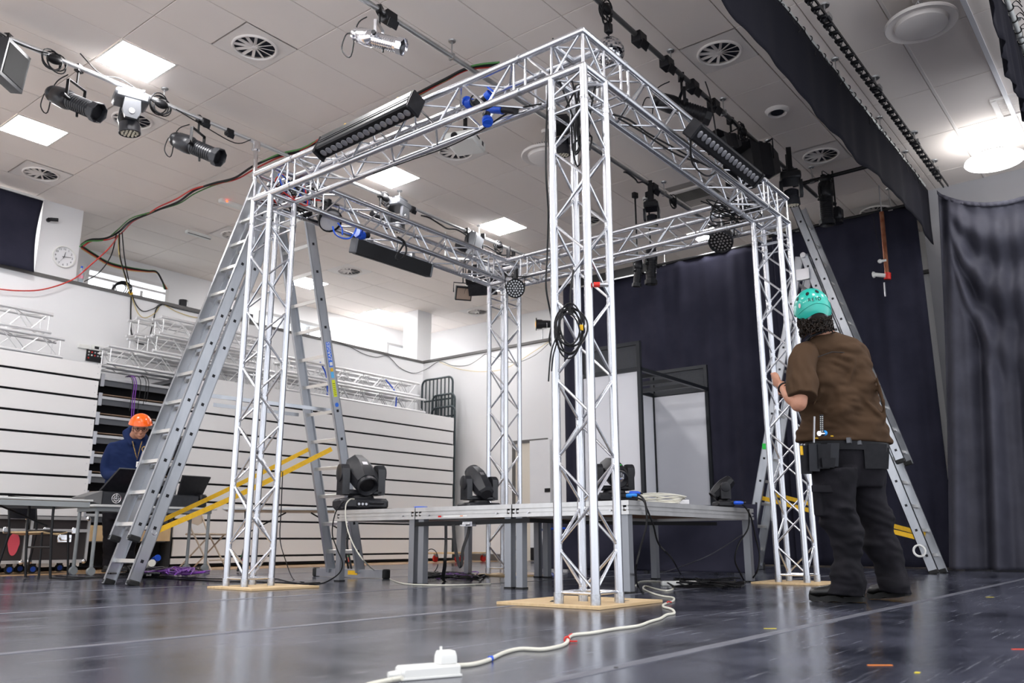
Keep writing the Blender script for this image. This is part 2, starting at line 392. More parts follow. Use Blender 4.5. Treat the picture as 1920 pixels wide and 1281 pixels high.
def cellc(k, j): return Vector((GX+GM*(k+.5), GY+GM*(j+.5), CZ))
LN = {(5, 12): 'square ceiling light above the near left pipe, behind the moving light', (5, 16): 'square ceiling light at the far left edge of the ceiling', (11, 12): 'square ceiling light showing above the left side of the truss square',
      (15, 12): 'square ceiling light over the far corner of the truss square', (15, 20): 'square ceiling light seen right beside the left ladder', (19, 21): 'small square ceiling light nearest the white corner pillar',
      (19, 16): 'square ceiling light glowing behind the far truss tower', (19, 8): 'square ceiling light glowing through the back beam of the truss square', (5, 8): 'square ceiling light over the top edge of the picture',(5,20):'square ceiling light beyond the left edge of the picture'}
L0 = None
for k, j in LIGHTS:
    c = cellc(k, j); lab = LN.get((k, j), 'square ceiling light in the half of the hall behind the camera')
    g = None if (k, j) in LN else 'ceiling lights behind the camera'
    if L0 is None:
        L0 = thing('ceiling_light', lab, 'ceiling light', c)
        fr = MB()
        for s in (-1, 1): fr.box((s*.288, 0, .002), (.02, .596, .02)).box((0, s*.288, .002), (.556, .02, .02))
        obj('frame', fr, m_vent, L0, smooth=False); obj('diffuser', MB().box((0, 0, .004), (.556, .556, .012)), m_panel, L0, smooth=False)
    else:
        d = dup(L0, c, None, lab)
        if g: d['group'] = g
VN = {(6, 10): 'round swirl air vent nearest the upper left, left of the hanging silver spotlight', (11, 10): 'round swirl air vent partly hidden behind the white projector', (11, 4): 'round swirl air vent above the right side of the truss square',
      (16, 4): 'round swirl air vent beside the black border drape', (6, 18): 'round swirl air vent above the wall clock side of the ceiling', (11, 18): 'round swirl air vent beside the top of the left ladder', (15, 18): 'round swirl air vent right of the left tower, below the long black strip light',
      (6, 14): 'round swirl air vent behind the grey moving light on the near pipe', (21, 18): 'small round air vent by the far truss tower', (16, 10): 'round swirl air vent seen between the tubes of the front tower', (20, 4): 'round air vent above the top of the black back drape'}
V0 = None
for k, j in VENTS:
    c = cellc(k, j)
    if V0 is None:
        V0 = thing('air_vent', VN[(k, j)], 'air vent', c)
        # square plate with a round hole
        mb = MB(); n = 32; R = .205; vs = []; fs = []
        for z in (-.006, .01):
            for i in range(n):
                a = 2*PI*i/n; ca, sa = math.cos(a), math.sin(a); q = .294/max(abs(ca), abs(sa)); vs += [(R*ca, R*sa, z), (q*ca, q*sa, z)]
        for i in range(n):
            a, b = 2*i, 2*((i+1) % n); fs += [(a, b, b+1, a+1), (2*n+a, 2*n+a+1, 2*n+b+1, 2*n+b)]
        mb.add(vs, fs); obj('plate', mb, m_vent, V0)
        obj('rim', MB().ring((0, 0, -.012), (0, 0, 1), .212, .014, 32, 8), m_vent, V0)
        obj('void', MB().lathe([(.0, .20), (.05, .20)], 24, (0, 0, .008)), m_ventdark, V0)
        obj('hub', MB().lathe([(-.016, .02), (-.012, .03), (.0, .03)], 16), m_vent, V0)
        for i in range(12):
            a = 2*PI*i/12; R3 = Matrix.Rotation(a, 3, 'Z') @ Matrix.Rotation(.45, 3, 'X')
            obj('vane', MB().box(Matrix.Rotation(a, 3, 'Z') @ Vector((.118, 0, -.004)), (.18, .030, .004), R3), m_vent, V0)
    else: dup(V0, c, None, VN[(k, j)])
c = cellc(16.4, 7)
g = thing('return_grille', 'square eggcrate return air grille with a bright white frame above the right beam', 'air vent', c)
for s in (-1, 1): obj('frame', MB().box((s*.33, 0, -.004), (.06, .72, .03)), m_vent, g, smooth=False); obj('frame', MB().box((0, s*.33, -.004), (.60, .06, .03)), m_vent, g, smooth=False)
mg = mat('grille_mesh', (.22, .21, .19), .7); mb = MB()
for i in range(24): q = -.3+.6*(i+.5)/24; mb.box((q, 0, 0), (.006, .6, .01)).box((0, q, 0), (.6, .006, .01))
obj('mesh', mb, mg, g, smooth=False)['kind'] = 'stuff'; obj('backing', MB().box((0, 0, .008), (.6, .6, .004)), mg, g)
c = U(1905, 185, Z=CZ)
g = thing('return_grille', 'ribbed white return air grille at the right edge of the ceiling', 'air vent', (c.x+.12, c.y-.06, CZ))
for s in (-1, 1): obj('frame', MB().box((s*.27, 0, -.004), (.06, .6, .03)), m_vent, g, smooth=False); obj('frame', MB().box((0, s*.27, -.004), (.5, .06, .03)), m_vent, g, smooth=False)
mb = MB()
for i in range(14): mb.box((-.24+.48*(i+.5)/14, 0, 0), (.012, .48, .012))
obj('mesh', mb, m_vent, g, smooth=False); obj('backing', MB().box((0, 0, .008), (.5, .5, .004)), mg, g)
# long ceiling trunking on the right, its bright reflection put into the white colour
struct('trim_8', MB().box((8.7, .996, 5.172), (9.0, .045, .03)), mat('reflection_white_strip', (.9, .9, .93), .3))
struct('trim_9', MB().box((8.7, 1.60, 5.178), (9.0, .03, .012)), m_vent)
for q, rr, hole, lab in ((U(1457, 207, Z=CZ), .11, True, 'small round ceiling air valve with a dark centre left of the border drape'), (U(262, 0, Z=CZ)*1.0, 0, False, '')):
    if rr:
        g = thing('air_valve', lab, 'air vent', q); obj('collar', MB().lathe([(0, rr*1.25), (-.02, rr*1.2), (-.045, rr*.95), (-.03, rr*.7)], 24, cap=False), m_vent, g)
        obj('disc', MB().lathe([(-.034, rr*.62), (-.028, rr*.66), (-.01, rr*.6)], 20), m_ventdark, g)
q = U(1212, 371, Z=CZ); g = thing('smoke_detector', 'small white smoke detector on the ceiling behind the front tower', 'smoke detector', q)
obj('base', MB().lathe([(0, .06), (-.02, .06), (-.03, .045), (-.055, .035), (-.06, .0)], 18), m_whiteplastic, g); obj('slot_band', MB().lathe([(-.03, .047), (-.045, .042)], 18), m_ventdark, g)
for (px, py, lab) in ((436, 380, 'white emergency light batten with a red dot on the ceiling'), (372, 437, 'slim white batten with a dark slot on the ceiling left of the ladder')):
    q = U(px, py, Z=CZ); g = thing('emergency_light', lab, 'ceiling light', q, -.0)
    obj('body', MB().box((0, 0, -.03), (.42, .09, .06), bev=.01), m_whiteplastic, g)
    if px == 436: obj('indicator', MB().sphere((-.12, -.046, -.03), .012), m_glow_red, g)
    else: obj('slot', MB().box((0, -.04, -.0605), (.40, .02, .004)), m_black, g)
# round pendants
def pendant(px, py, z, r, lit, lab):
    q = U(px, py, Z=z); g = thing('round_pendant_light', lab, 'ceiling light', q)
    obj('shade', MB().lathe([(.05, r*.45), (.06, r*.75), (.02, r*.98), (.0, r), (-.012, r*.97), (.008, r*.72)], 40, cap=False), m_vent if not lit else mat('lit_shade', (1, 1, 1), .4, emit=4), g)
    obj('diffuser', MB().lathe([(.01, r*.74), (-.03, r*.70), (-.045, r*.55), (-.05, .0)], 40), m_vent if not lit else mat('lit_diffuser', (1, 1, 1), .4, emit=6), g)
    mb = MB()
    for i in range(36):
        a = 2*PI*i/36; mb.box((r*.5*math.cos(a), r*.5*math.sin(a), .075), (r*.16, .006, .05), Matrix.Rotation(a, 3, 'Z'))
    obj('heat_sink', mb, m_blackmetal, g)
    s = MB()
    for i in range(3): a = 2*PI*i/3; s.path([(r*.4*math.cos(a), r*.4*math.sin(a), .06), (0, 0, CZ-z-.04)], .002, 4)
    obj('suspension', s, m_steel, g); obj('ceiling_rose', MB().lathe([(CZ-z-.04, .05), (CZ-z, .06)], 16), m_vent, g)
pendant(1727, 45, 4.9, .31, False, 'unlit round pendant light with a ribbed rim near the top right')
pendant(1865, 302, 4.85, .33, True, 'lit round pendant light glowing white at the right')
pendant(1024, 292, 4.85, .30, False, 'unlit round pendant light behind the front tower')
# door and panel on the back wall
dr = thing('door_1', '', '', (12.6, 9.3, 0)); del dr['label']; del dr['category']; dr['kind'] = 'structure'
wobj('door_frame', MB().box((12.58, 9.93, 1.09), (.05, .07, 2.18)).box((12.58, 9.55, 2.17), (.06, .80, .06)), m_ledge, dr)
wobj('door_leaf', MB().box((12.585, 9.72, 1.08), (.03, .36, 2.14)), mat('cream_door', (.78, .72, .62), .5), dr)
dl = wobj('door_leaf', MB().box((12.56, 9.30, 1.10), (.05, .46, 2.14)), m_white, dr)
wobj('kick_plate', MB().box((12.53, 9.30, .13), (.012, .44, .22)), m_black, dl)
wobj('sign_plate', MB().box((12.53, 9.13, 1.25), (.012, .12, .07)), m_black, dl)
text_mb('push\nbar', .022, 'lettering', m_whiteplastic, dr, frame_m((12.522, 9.15, 1.25), (0, -1, 0), (0, 0, 1))) if False else None
struct('baseboard_back', MB().box((12.585, 11.2, .06), (.02, 2.3, .12)), m_ledge)
# ================================================================ TRUSS RIG
FX, FY, S, TOPZ, SPAN = 3.941, 2.563, .24, 3.203, 3.39
RT_T, RT_B = .025, .0085
def truss(name, lab, cat, o, d, a, b, L, pitch, group=None, ends=True, phase=0, mtube=m_alu, couplers=True, joined=False, rt=RT_T, rb=RT_B, s=S, collar=True):
    """square truss: first tube starts at o and runs L along d; a and b are the two side directions"""
    o, d, a, b = Vector(o), Vector(d), Vector(a), Vector(b); t = thing(name, lab, cat, o, 0, group)
    cor = [o, o+a*s, o+a*s+b*s, o+b*s]
    for c in cor: cyl('tube', c, c+d*L, rt, mtube, t, 16)
    br = []; ins = rt*.6
    n = max(1, int(round((L-.10)/pitch*2))); st = (L-.10)/n
    for f in range(4):
        p, q = cor[f], cor[(f+1) % 4]; side = (q-p).normalized()
        for i in range(n):
            A, B = (p, q) if (i+f+phase) % 2 == 0 else (q, p)
            sg = 1 if (i+f+phase) % 2 == 0 else -1
            z0, z1 = .05+st*i+.020, .05+st*(i+1)-.020
            br.append((A+side*sg*ins+d*z0, B-side*sg*ins+d*z1))
        if ends:
            for z in (.045, L-.045): br.append((p+side*ins+d*z, q-side*ins+d*z))
    if joined:
        mb = MB()
        for p, q in br: mb.tube(p, q, rb, 6)
        wobj('bracing', mb, mtube, t)
    else:
        w = MB()
        for p, q in br:
            cyl('brace', p, q, rb, mtube, t, 8)
        for p, q in br:
            for e, g in ((p, q), (q, p)): dd = (g-e).normalized(); w.tube(e-dd*.004, e+dd*.012, rb*1.7, 8, rb*1.1)
        o2 = wobj('weld_beads', w, m_weld, t); o2['kind'] = 'stuff'
    if collar:
        for c in cor:
            for z in (0, L):
                if c.z+d.z*z > .1: cyl('coupler', c+d*(z-.022), c+d*(z+.0), rt+.003, m_coupler, t, 16); cyl('coupler_pin', c+d*(z-.012)+a*.034, c+d*(z-.012)-a*.034, .006, m_coupler, t, 8)
    return t
X, Y, Z = Vector((1, 0, 0)), Vector((0, 1, 0)), Vector((0, 0, 1))
TW = [('front', FX, FY, 0, 'nearest truss tower, standing on plywood in the middle of the picture, cable coiled on it'),
      ('left', FX, FY+SPAN-S, 0, 'truss tower on the left with a ladder behind it'),
      ('right', FX+SPAN-S, FY, 0, 'truss tower on the right that the man in the teal helmet stands at'),
      ('far', FX+SPAN-S, FY+SPAN-S, 0, 'farthest truss tower, in front of the white walls behind the stage deck')]
for k, x, y, ph, lab in TW:
    t = truss('truss_tower', 'silver aluminium box '+lab if False else lab, 'truss tower', (x, y, .03), Z, X, Y, 2.965, .475, 'four towers of the truss square', phase=(0 if k in ('front', 'far') else 0))
    for a in (0, S):
        for b in (0, S): cyl('foot_sleeve', (x+a, y+b, .017), (x+a, y+b, .075), .0285, m_coupler, t, 16)
SHEETS = [(3.86, 2.50, 4.56, 3.18, 'plywood sheet under the nearest truss tower', .02), (3.82, 5.42, 4.42, 6.02, 'plywood sheet under the left truss tower', -.03),
          (6.98, 2.44, 7.50, 3.0, 'plywood sheet under the right truss tower', .02), (6.86, 5.4, 7.55, 6.05, 'plywood sheet under the far truss tower', .0)]
for x0, y0, x1, y1, lab, rz in SHEETS:
    o = thing('plywood_sheet', 'square pale '+lab, 'plywood', ((x0+x1)/2, (y0+y1)/2, 0), rz, 'plywood sheets under the towers')
    obj('board', MB().box((0, 0, .009), (x1-x0, y1-y0, .016), bev=.001), m_wood, o, smooth=False)
    if 'nearest' in lab: obj('tape_strip', MB().box((-.14, .1, .0178), (.11, .02, .0012), Matrix.Rotation(.5, 3, 'Z')), m_cable, o); obj('tape_strip', MB().box((.12, -.2, .0178), (.09, .03, .0012), Matrix.Rotation(-.3, 3, 'Z')), m_greymetal, o)
# corner blocks (0.5 m arms) and beams between them
ZB = TOPZ; AR = .5
def corner(x, y, sx, sy, lab):
    """x,y: tower origin; the arms go to +x*sx and +y*sy"""
    t = thing('truss_corner', lab, 'truss corner', (x+.12, y+.12, 2.995), 0, 'corner blocks of the truss square')
    xo, xi = (x, x+S) if sx > 0 else (x+S, x); yo, yi = (y, y+S) if sy > 0 else (y+S, y)
    for z in (ZB, ZB+S):
        e = RT_T*.5
        cyl('tube', (xo, yo-sy*0, z), (xo, yo+sy*AR, z), RT_T, m_alu, t, 16); cyl('tube', (xi, yo, z), (xi, yo+sy*AR, z), RT_T, m_alu, t, 16)
        cyl('tube', (xo, yo, z), (xo+sx*AR, yo, z), RT_T, m_alu, t, 16); cyl('tube', (xo, yi, z), (xo+sx*AR, yi, z), RT_T, m_alu, t, 16)
        sp = MB().sphere((xo, yo, z), RT_T*1.02, 14, 8); wobj('elbow', sp, m_alu, t)
    for a in (0, S):
        for b in (0, S): cyl('tube', (x+a, y+b, 2.995), (x+a, y+b, ZB+(0)), RT_T, m_alu, t, 16)
    cyl('brace', (xo, yo, ZB+.02), (xo, yo, ZB+S-.02), RT_B*1.2, m_alu, t, 8)
    for a, b in (((xo, yi), (xo, yi)), ((xi, yo), (xi, yo)), ((xo, yo+sy*(AR-.05)),)*2, ((xi, yo+sy*(AR-.05)),)*2, ((xo+sx*(AR-.05), yo),)*2, ((xo+sx*(AR-.05), yi),)*2):
        cyl('brace', (a[0], a[1], ZB+.02), (a[0], a[1], ZB+S-.02), RT_B, m_alu, t, 8)
    D = .13
    for q in (xo, xi):
        cyl('brace', (q, yo+sy*.03, ZB+S-.02), (q, yo+sy*.22, ZB+.02), RT_B, m_alu, t, 8); cyl('brace', (q, yo+sy*.25, ZB+.02), (q, yo+sy*(AR-.07), ZB+S-.02), RT_B, m_alu, t, 8)
    for q in (yo, yi):
        cyl('brace', (xo+sx*.03, q, ZB+S-.02), (xo+sx*.22, q, ZB+.02), RT_B, m_alu, t, 8); cyl('brace', (xo+sx*.25, q, ZB+.02), (xo+sx*(AR-.07), q, ZB+S-.02), RT_B, m_alu, t, 8)
    for z in (ZB, ZB+S):
        cyl('brace', (xo, yo+sy*(AR-.05), z), (xi, yo+sy*(AR-.05), z), RT_B, m_alu, t, 8); cyl('brace', (xo+sx*(AR-.05), yo, z), (xo+sx*(AR-.05), yi, z), RT_B, m_alu, t, 8)
        cyl('brace', (xi, yo+sy*.03, z), (xo+sx*.03, yi, z), RT_B, m_alu, t, 8)
    for z in (3.05,):
        for p, q in (((x, y), (x+S, y)), ((x+S, y), (x+S, y+S)), ((x+S, y+S), (x, y+S)), ((x, y+S), (x, y))): cyl('brace', (p[0], p[1], z), (q[0], q[1], z), RT_B, m_alu, t, 8)
    for p, q in (((x, y), (x+S, y)), ((x+S, y), (x+S, y+S)), ((x, y+S), (x, y))): cyl('brace', (p[0], p[1], 3.07), (q[0], q[1], ZB-.02), RT_B, m_alu, t, 8)
    return t
F0, F1 = FX, FX+SPAN-S; G0, G1 = FY, FY+SPAN-S
corner(F0, G0, 1, 1, 'truss corner block on top of the nearest tower'); corner(F0, G1, 1, -1, 'truss corner block on top of the left tower')
corner(F1, G0, -1, 1, 'truss corner block on top of the right tower'); corner(F1, G1, -1, -1, 'truss corner block on top of the far tower')
BL = SPAN-2*AR; g = 'four beams of the truss square'
truss('truss_beam', 'truss beam running from the nearest corner to the left corner, strip light clamped on', 'truss beam', (F0, G0+AR, ZB), Y, X, Z, BL, .475, g, phase=1)
truss('truss_beam', 'truss beam running from the nearest corner to the right corner', 'truss beam', (F0+AR, G0, ZB), X, Y, Z, BL, .475, g)
truss('truss_beam', 'truss beam running from the left corner to the far corner', 'truss beam', (F0+AR, G1, ZB), X, Y, Z, BL, .475, g)
truss('truss_beam', 'truss beam from the right corner to the far corner, before the black drape', 'truss beam', (F1, G0+AR, ZB), Y, X, Z, BL, .475, g, phase=1)
# ================================================================ STAGE DECKS
DZ0, DZ1 = .53, .627; DX0, DX1 = 5.18, 7.33
m_deckrail = mat('deck_rail_aluminium', (.66, .655, .64), .36, .8, noise=(8, (.50, .49, .48), .6))
m_decktop = mat('deck_top_board', (.10, .08, .07), .6); m_ply2 = mat('deck_underside_plywood', (.36, .17, .07), .6)
dn = ['stage deck nearest the front tower', 'middle stage deck, white sticker on its rail', 'left stage deck carrying the large moving light']
for i in range(3):
    y0 = 3.08+1.04*i; y1 = y0+1.03; DX1 = 7.33 if i == 0 else 7.03; t = thing('stage_deck', 'aluminium edged '+dn[i], 'stage deck', ((DX0+DX1)/2, (y0+y1)/2, 0), 0, 'three stage decks side by side')
    for nm, (a, b, c, d) in (('rail', (DX0, DX1, y0, y0+.04)), ('rail', (DX0, DX1, y1-.04, y1)), ('rail', (DX0, DX0+.04, y0+.04, y1-.04)), ('rail', (DX1-.04, DX1, y0+.04, y1-.04))):
        mb = MB(); cx, cy, w, h = (a+b)/2, (c+d)/2, b-a, d-c
        for z0_, z1_, e in ((DZ0, DZ0+.024, 0), (DZ0+.024, DZ0+.034, .012), (DZ0+.034, DZ0+.050, .003), (DZ0+.050, DZ0+.063, .014), (DZ0+.063, DZ1, 0)):
            mb.box((cx, cy, (z0_+z1_)/2), (w-2*e, h-2*e, z1_-z0_))
        wobj(nm, mb, m_deckrail, t, smooth=False)
    wobj('deck_board', MB().box(((DX0+DX1)/2, (y0+y1)/2, DZ1-.006), (DX1-DX0-.08, y1-y0-.08, .012)), m_decktop, t)
    wobj('underside', MB().box(((DX0+DX1)/2, (y0+y1)/2, DZ0+.03), (DX1-DX0-.08, y1-y0-.08, .01)), m_ply2, t)
    for a in (DX0+.05, DX1-.05):
        for b in (y0+.05, y1-.05):
            lg = wobj('leg', MB().box((a, b, DZ0/2+.01), (.06, .06, DZ0+.02)), m_greymetal if False else m_alu if False else mat('leg_grey', (.30, .31, .33), .38, .7) if 'leg_grey' not in bpy.data.materials else bpy.data.materials['leg_grey'], t, smooth=False)
            wobj('foot', MB().box((a, b, .006), (.07, .07, .012)), m_rubber, lg)
    for yy in (y0+.15, y1-.15): wobj('bolt', MB().tube((DX0-.004, yy, DZ0+.03), (DX0+.01, yy, DZ0+.03), .008, 8), m_steel, t)
    if i < 2: wobj('sticker', MB().box((DX0-.0015, y1-.28 if i else y0+.28, DZ0+.018), (.001, .035, .014)), m_red, t)
    if i == 1:
        wobj('sticker', MB().box((DX0-.0012, y1-.45, DZ0+.018), (.001, .26, .012)), m_whiteplastic, t)
        wobj('orange_print', MB().box((DX0-.002, y1-.52, DZ0+.018), (.001, .03, .006)), m_mark['orange'], t)
# black ratchet strap around deck legs
mb = MB()
def ribbon(mb, pts, w, t=.0015, up=(0, 0, 1), twist=None):
    P = spline(pts, 6); upv = Vector(up); rings = []
    for i, p in enumerate(P):
        d = (P[min(i+1, len(P)-1)]-P[max(i-1, 0)]).normalized(); a = upv - d*upv.dot(d); a = a.normalized() if a.length > 1e-5 else basis(d)[0]
        if twist: a = Matrix.Rotation(twist*i/len(P), 3, d) @ a
        b = d.cross(a); rings.append([p+a*w/2+b*t, p-a*w/2+b*t, p-a*w/2-b*t, p+a*w/2-b*t])
    mb.loft(rings); return mb
st = thing('ratchet_strap', 'black ratchet strap stretched round the stage deck legs, tail hanging down', 'strap', (5.18, 4.6, .48))
wobj('webbing', ribbon(MB(), [(5.19, 5.16, .49), (5.195, 4.7, .492), (5.195, 4.2, .50), (5.19, 3.95, .505)], .035), m_cable, st)
wobj('webbing', ribbon(MB(), [(5.19, 3.97, .505), (5.6, 3.95, .50), (6.4, 3.9, .50), (7.25, 3.4, .5)], .03), m_cable, st)
b = U(880, 983, X=5.17); wobj('ratchet', MB().box(b, (.05, .10, .035)).box(b+Vector((-.02, .03, -.01)), (.05, .06, .01)).tube(b+Vector((-.03, -.04, 0)), b+Vector((-.03, .04, 0)), .012, 10), m_steel, st)
wobj('tail', ribbon(MB(), [U(880, 985, X=5.16), U(877, 1003, X=5.14), U(868, 1030, X=5.10), U(866, 1052, X=5.08), U(863, 1063, X=5.06), U(857, 1045, X=5.08), U(852, 1015, X=5.12), U(850, 985, X=5.17)], .03, up=(0, 1, 0)), m_cable, st)
wobj('tail', ribbon(MB(), [U(836, 984, X=5.17), U(836, 1020, X=5.15), U(834, 1060, X=5.12), U(833, 1090, Z=.006), U(870, 1096, Z=.004), U(905, 1097, Z=.004)], .03, up=(0, 1, 0)), m_cable, st)
# ================================================================ DRAPES
def drape(name, lab, p0, p1, ztop, zbot, material, amp=.05, folds=9, nu=150, nv=60, shape=None, thick=.006, seed=0, cat='curtain', parent=None, topfn=None, botfn=None):
    rnd = random.Random(seed); ph = [rnd.uniform(0, 6.28) for _ in range(6)]; p0, p1 = Vector(p0), Vector(p1); d = (p1-p0); n = Vector((-d.y, d.x, 0)).normalized()
    def fn(u, v):
        zt = topfn(u) if topfn else ztop; zb = botfn(u) if botfn else zbot; z = zt+(zb-zt)*v
        s = shape(u, v) if shape else None
        if s is None:
            k = .35+.65*min(1, v*1.6); s = (math.sin(2*PI*folds*u+ph[0]+.6*math.sin(5*u+ph[1])+.3*math.sin(3*v+ph[5]))*.6+math.sin(2*PI*folds*2.3*u+ph[2]+.5*v)*.25+math.sin(2*PI*folds*.31*u+ph[3]+1.2*v)*.5)*k
        p = p0+d*u+n*s*amp; return (p.x, p.y, z)
    o = obj(name, MB().grid(fn, nu, nv), material, parent, ang=180); md = o.modifiers.new('cloth_thickness', 'SOLIDIFY'); md.thickness = thick
    if parent is None: tag(o, lab, cat)
    return o
def rail(name, lab, a, b, r, hang=(), material=None, cat='pipe'):
    t = thing(name, lab, cat, Vector(a)); wobj('pipe', MB().tube(a, b, r, 14), material or m_pipe, t)
    for q in hang:
        p = Vector(a)+(Vector(b)-Vector(a))*q; mb = MB().tube(p, (p.x, p.y, CZ), .006, 8).box((p.x, p.y, p.z), (.03, .06, .06)); mb.lathe([(0, .0), (.004, .035), (.02, .04)], 14, (p.x, p.y, CZ-.02)); wobj('hanger', mb, m_pipe, t)
    return t
rail('drape_pipe', 'black pipe along the top of the wide back drape', (12.1, 8.5, 4.86), (12.1, 4.2, 4.84), .024, (.1, .5, .9), m_blackmetal)
drape('back_drape', 'wide black drape hanging across the back wall behind the stage deck', (12.1, 8.42, 0), (12.1, 4.25, 0), 4.84, .02, m_curtain, .05, 8, 200, 40, seed=3)
rail('drape_pipe', 'black pipe along the top of the second black drape, behind the right ladder', (11.98, 4.5, 4.87), (11.98, 2.3, 4.87), .024, (.2, .8), m_blackmetal)
drape('back_drape', 'second black drape behind the right ladder and the copper pole', (11.98, 4.45, 0), (11.98, 2.42, 0), 4.86, .02, m_curtain, .05, 4, 160, 40, seed=5)
b = thing('projection_screen_case', 'black roller screen case with a white end cap above the back drape', 'projector screen', (12.0, 6.9, 4.86))
wobj('case', MB().beam((11.95, 8.1, 4.79), (11.95, 6.55, 4.79), .12, .14), m_blackmetal, b); wobj('bottom_bar', MB().beam((11.9, 8.1, 4.70), (11.9, 6.6, 4.70), .03, .02), m_steel, b)
wobj('bracket', MB().box((11.95, 6.8, 5.02), (.03, .03, .32)).box((11.95, 7.9, 5.02), (.03, .03, .32)), m_steel, b)
wobj('end_cap', MB().box((11.94, 6.50, 4.78), (.14, .09, .20), bev=.01), m_whiteplastic, b)
def rdrape(u, v):
    y = 2.08-2.5*u; z = 4.8-4.8*v; q = min(.96, abs((y-1.22)/.86)); f = max(0, 4.78-z)/(1-q*q)**.8; w1 = min(1, max(0, (2.9-f)*.9))*min(1, max(0, (1.95-y)*5)); f = f**.85*1.5
    vert = math.sin(2*PI*4.3*u*1.7+.5+2.2*v*(1-u))*.75+math.sin(2*PI*13*u+1+v)*.35
    return vert*(1-w1)*(0.45+.55*min(1, 2*v+.2))+w1*(math.sin(f*6.0)*.9+.25*math.sin(30*y))*min(1, v*5+.15)
def topz(u):
    t = min(1, u/.66) if u < .66 else min(1, (u-.66)/.34)
    return 4.86-(.35 if u < .66 else .2)*max(0, math.sin(PI*t))**.7
rd = drape('side_drape', 'large charcoal side drape hanging in swags at the right edge', (11.7, 2.08, 0), (11.7, -.42, 0), 4.86, .02, m_drape, .11, 8, 240, 120, rdrape, seed=2, topfn=topz)
for vv in rd.data.vertices:      # the hem spreads to the left
    t = 1-vv.co.z/4.86; vv.co.y += .34*max(0, t)*max(0, (vv.co.y+.42)/2.5); vv.co.x -= .25*max(0, t)**2*max(0, (vv.co.y+.42)/2.5)
hd = drape('heading_tape', '', (11.69, 2.08, 0), (11.69, -.42, 0), 4.86, 4.8, m_drape, .012, 30, 160, 2, parent=rd, topfn=lambda u: topz(u)+.015, botfn=lambda u: topz(u)-.045)
# border drape along x with its pipe, hooks and ties
bp = rail('drape_pipe', 'white pipe tied with black tapes that carries the black border drape', (4.6, 2.24, 5.0), (11.75, 2.24, 5.0), .024, (.25, .5, .72, .88), mat('pale_pipe', (.66, .68, .66), .35, .4))
m_border = mat('border_cloth', (.007, .007, .012), .95, spec=.2); rnd = random.Random(5); tb = MB()
for i in range(34):
    x = 5.1+.19*i; c = Vector((x, 2.24, 5.0)); tb.ring(c, (1, 0, 0), .032, .005, 12, 5)
    for s in (-1, 1): L = rnd.uniform(.05, .16); tb.path(spline([c+Vector((0, s*.01, -.03)), c+Vector((rnd.uniform(-.05, .05), s*.04, -.03-L*.4)), c+Vector((rnd.uniform(-.08, .08), s*.05, -.05-L))], 3), .004, 4)
wobj('tie_tapes', tb, m_cable, bp)['kind'] = 'stuff'
def border_bot(u): return 4.24+.05*math.sin(9*u+1)+.02*math.sin(31*u)+(.16*(1-u/.14) if u < .14 else 0)
drape('border_drape', 'black border drape hanging from the ceiling pipe on the right', (4.6, 2.23, 0), (11.9, 2.23, 0), 4.985, 4.24, m_border, .02, 7, 260, 12, seed=9, botfn=border_bot)
tr = thing('curtain_track', 'twin rail curtain track full of black runners below the ceiling', 'curtain track', (5, 2.06, 5))
for s in (-.028, .028): wobj('rail', MB().box((8.3, 2.02+s, 5.02), (7.4, .012, .03)), m_blackmetal, tr)
for i in range(44):
    x = 4.7+.16*i; wobj('runner', MB().box((x, 2.02, 4.995), (.05, .085, .03), bev=.008).ring((x, 2.02, 4.965), (1, 0, 0), .022, .005, 10, 4), m_black, tr)
for x in (5.6, 7.2, 8.8, 10.4, 11.4): wobj('hanger', MB().tube((x, 2.02, 5.02), (x, 2.02, CZ), .008, 8).lathe([(0, .045), (.02, .05)], 14, (x, 2.02, CZ-.02)).box((x, 2.02, 5.04), (.1, .1, .04)), m_pipe, tr)
bp2 = rail('drape_pipe', 'pipe with tied tapes at the upper right corner', (6.6, .66, 5.0), (9.4, .66, 5.0), .024, (.3, .7), bpy.data.materials['pale_pipe'])
tb = MB()
for i in range(12):
    c = Vector((6.7+.22*i, .66, 5.0)); tb.ring(c, (1, 0, 0), .032, .006, 12, 5)
    for s in (-1, 1): tb.path(spline([c, c+Vector((.05*s, -.06, .02)), c+Vector((.07*s, -.1, -.07))], 3), .005, 4)
wobj('tie_tapes', tb, m_cable, bp2)['kind'] = 'stuff'
drape('border_drape', 'short black border drape in the upper right corner', (6.75, .69, 0), (9.4, .69, 0), 4.985, 4.25, m_border, .03, 10, 120, 10, seed=4, botfn=lambda u: 4.16+.12*math.sin(5*u+2)+(.35*(1-u/.1) if u < .1 else 0))
# black blind on the left
bl = thing('blackout_blind', 'black blackout cloth hung on the upper left wall beside the clock', 'blind', (4.3, 12.3, 5.1))
def blind(u, v): z = 5.11-(1.09+.02*math.sin(6*u))*v; return (3.2+1.5*u-.045*math.sin(PI*v*.9)*u, 12.28+.03*math.sin(2*u+2*v), z)
o = obj('cloth', MB().grid(blind, 24, 16), m_curtain, bl, world=True, ang=180); o.modifiers.new('cloth_thickness', 'SOLIDIFY').thickness = .006
wobj('top_batten', MB().box((3.95, 12.3, 5.125), (1.5, .03, .03)), m_whiteplastic, bl)
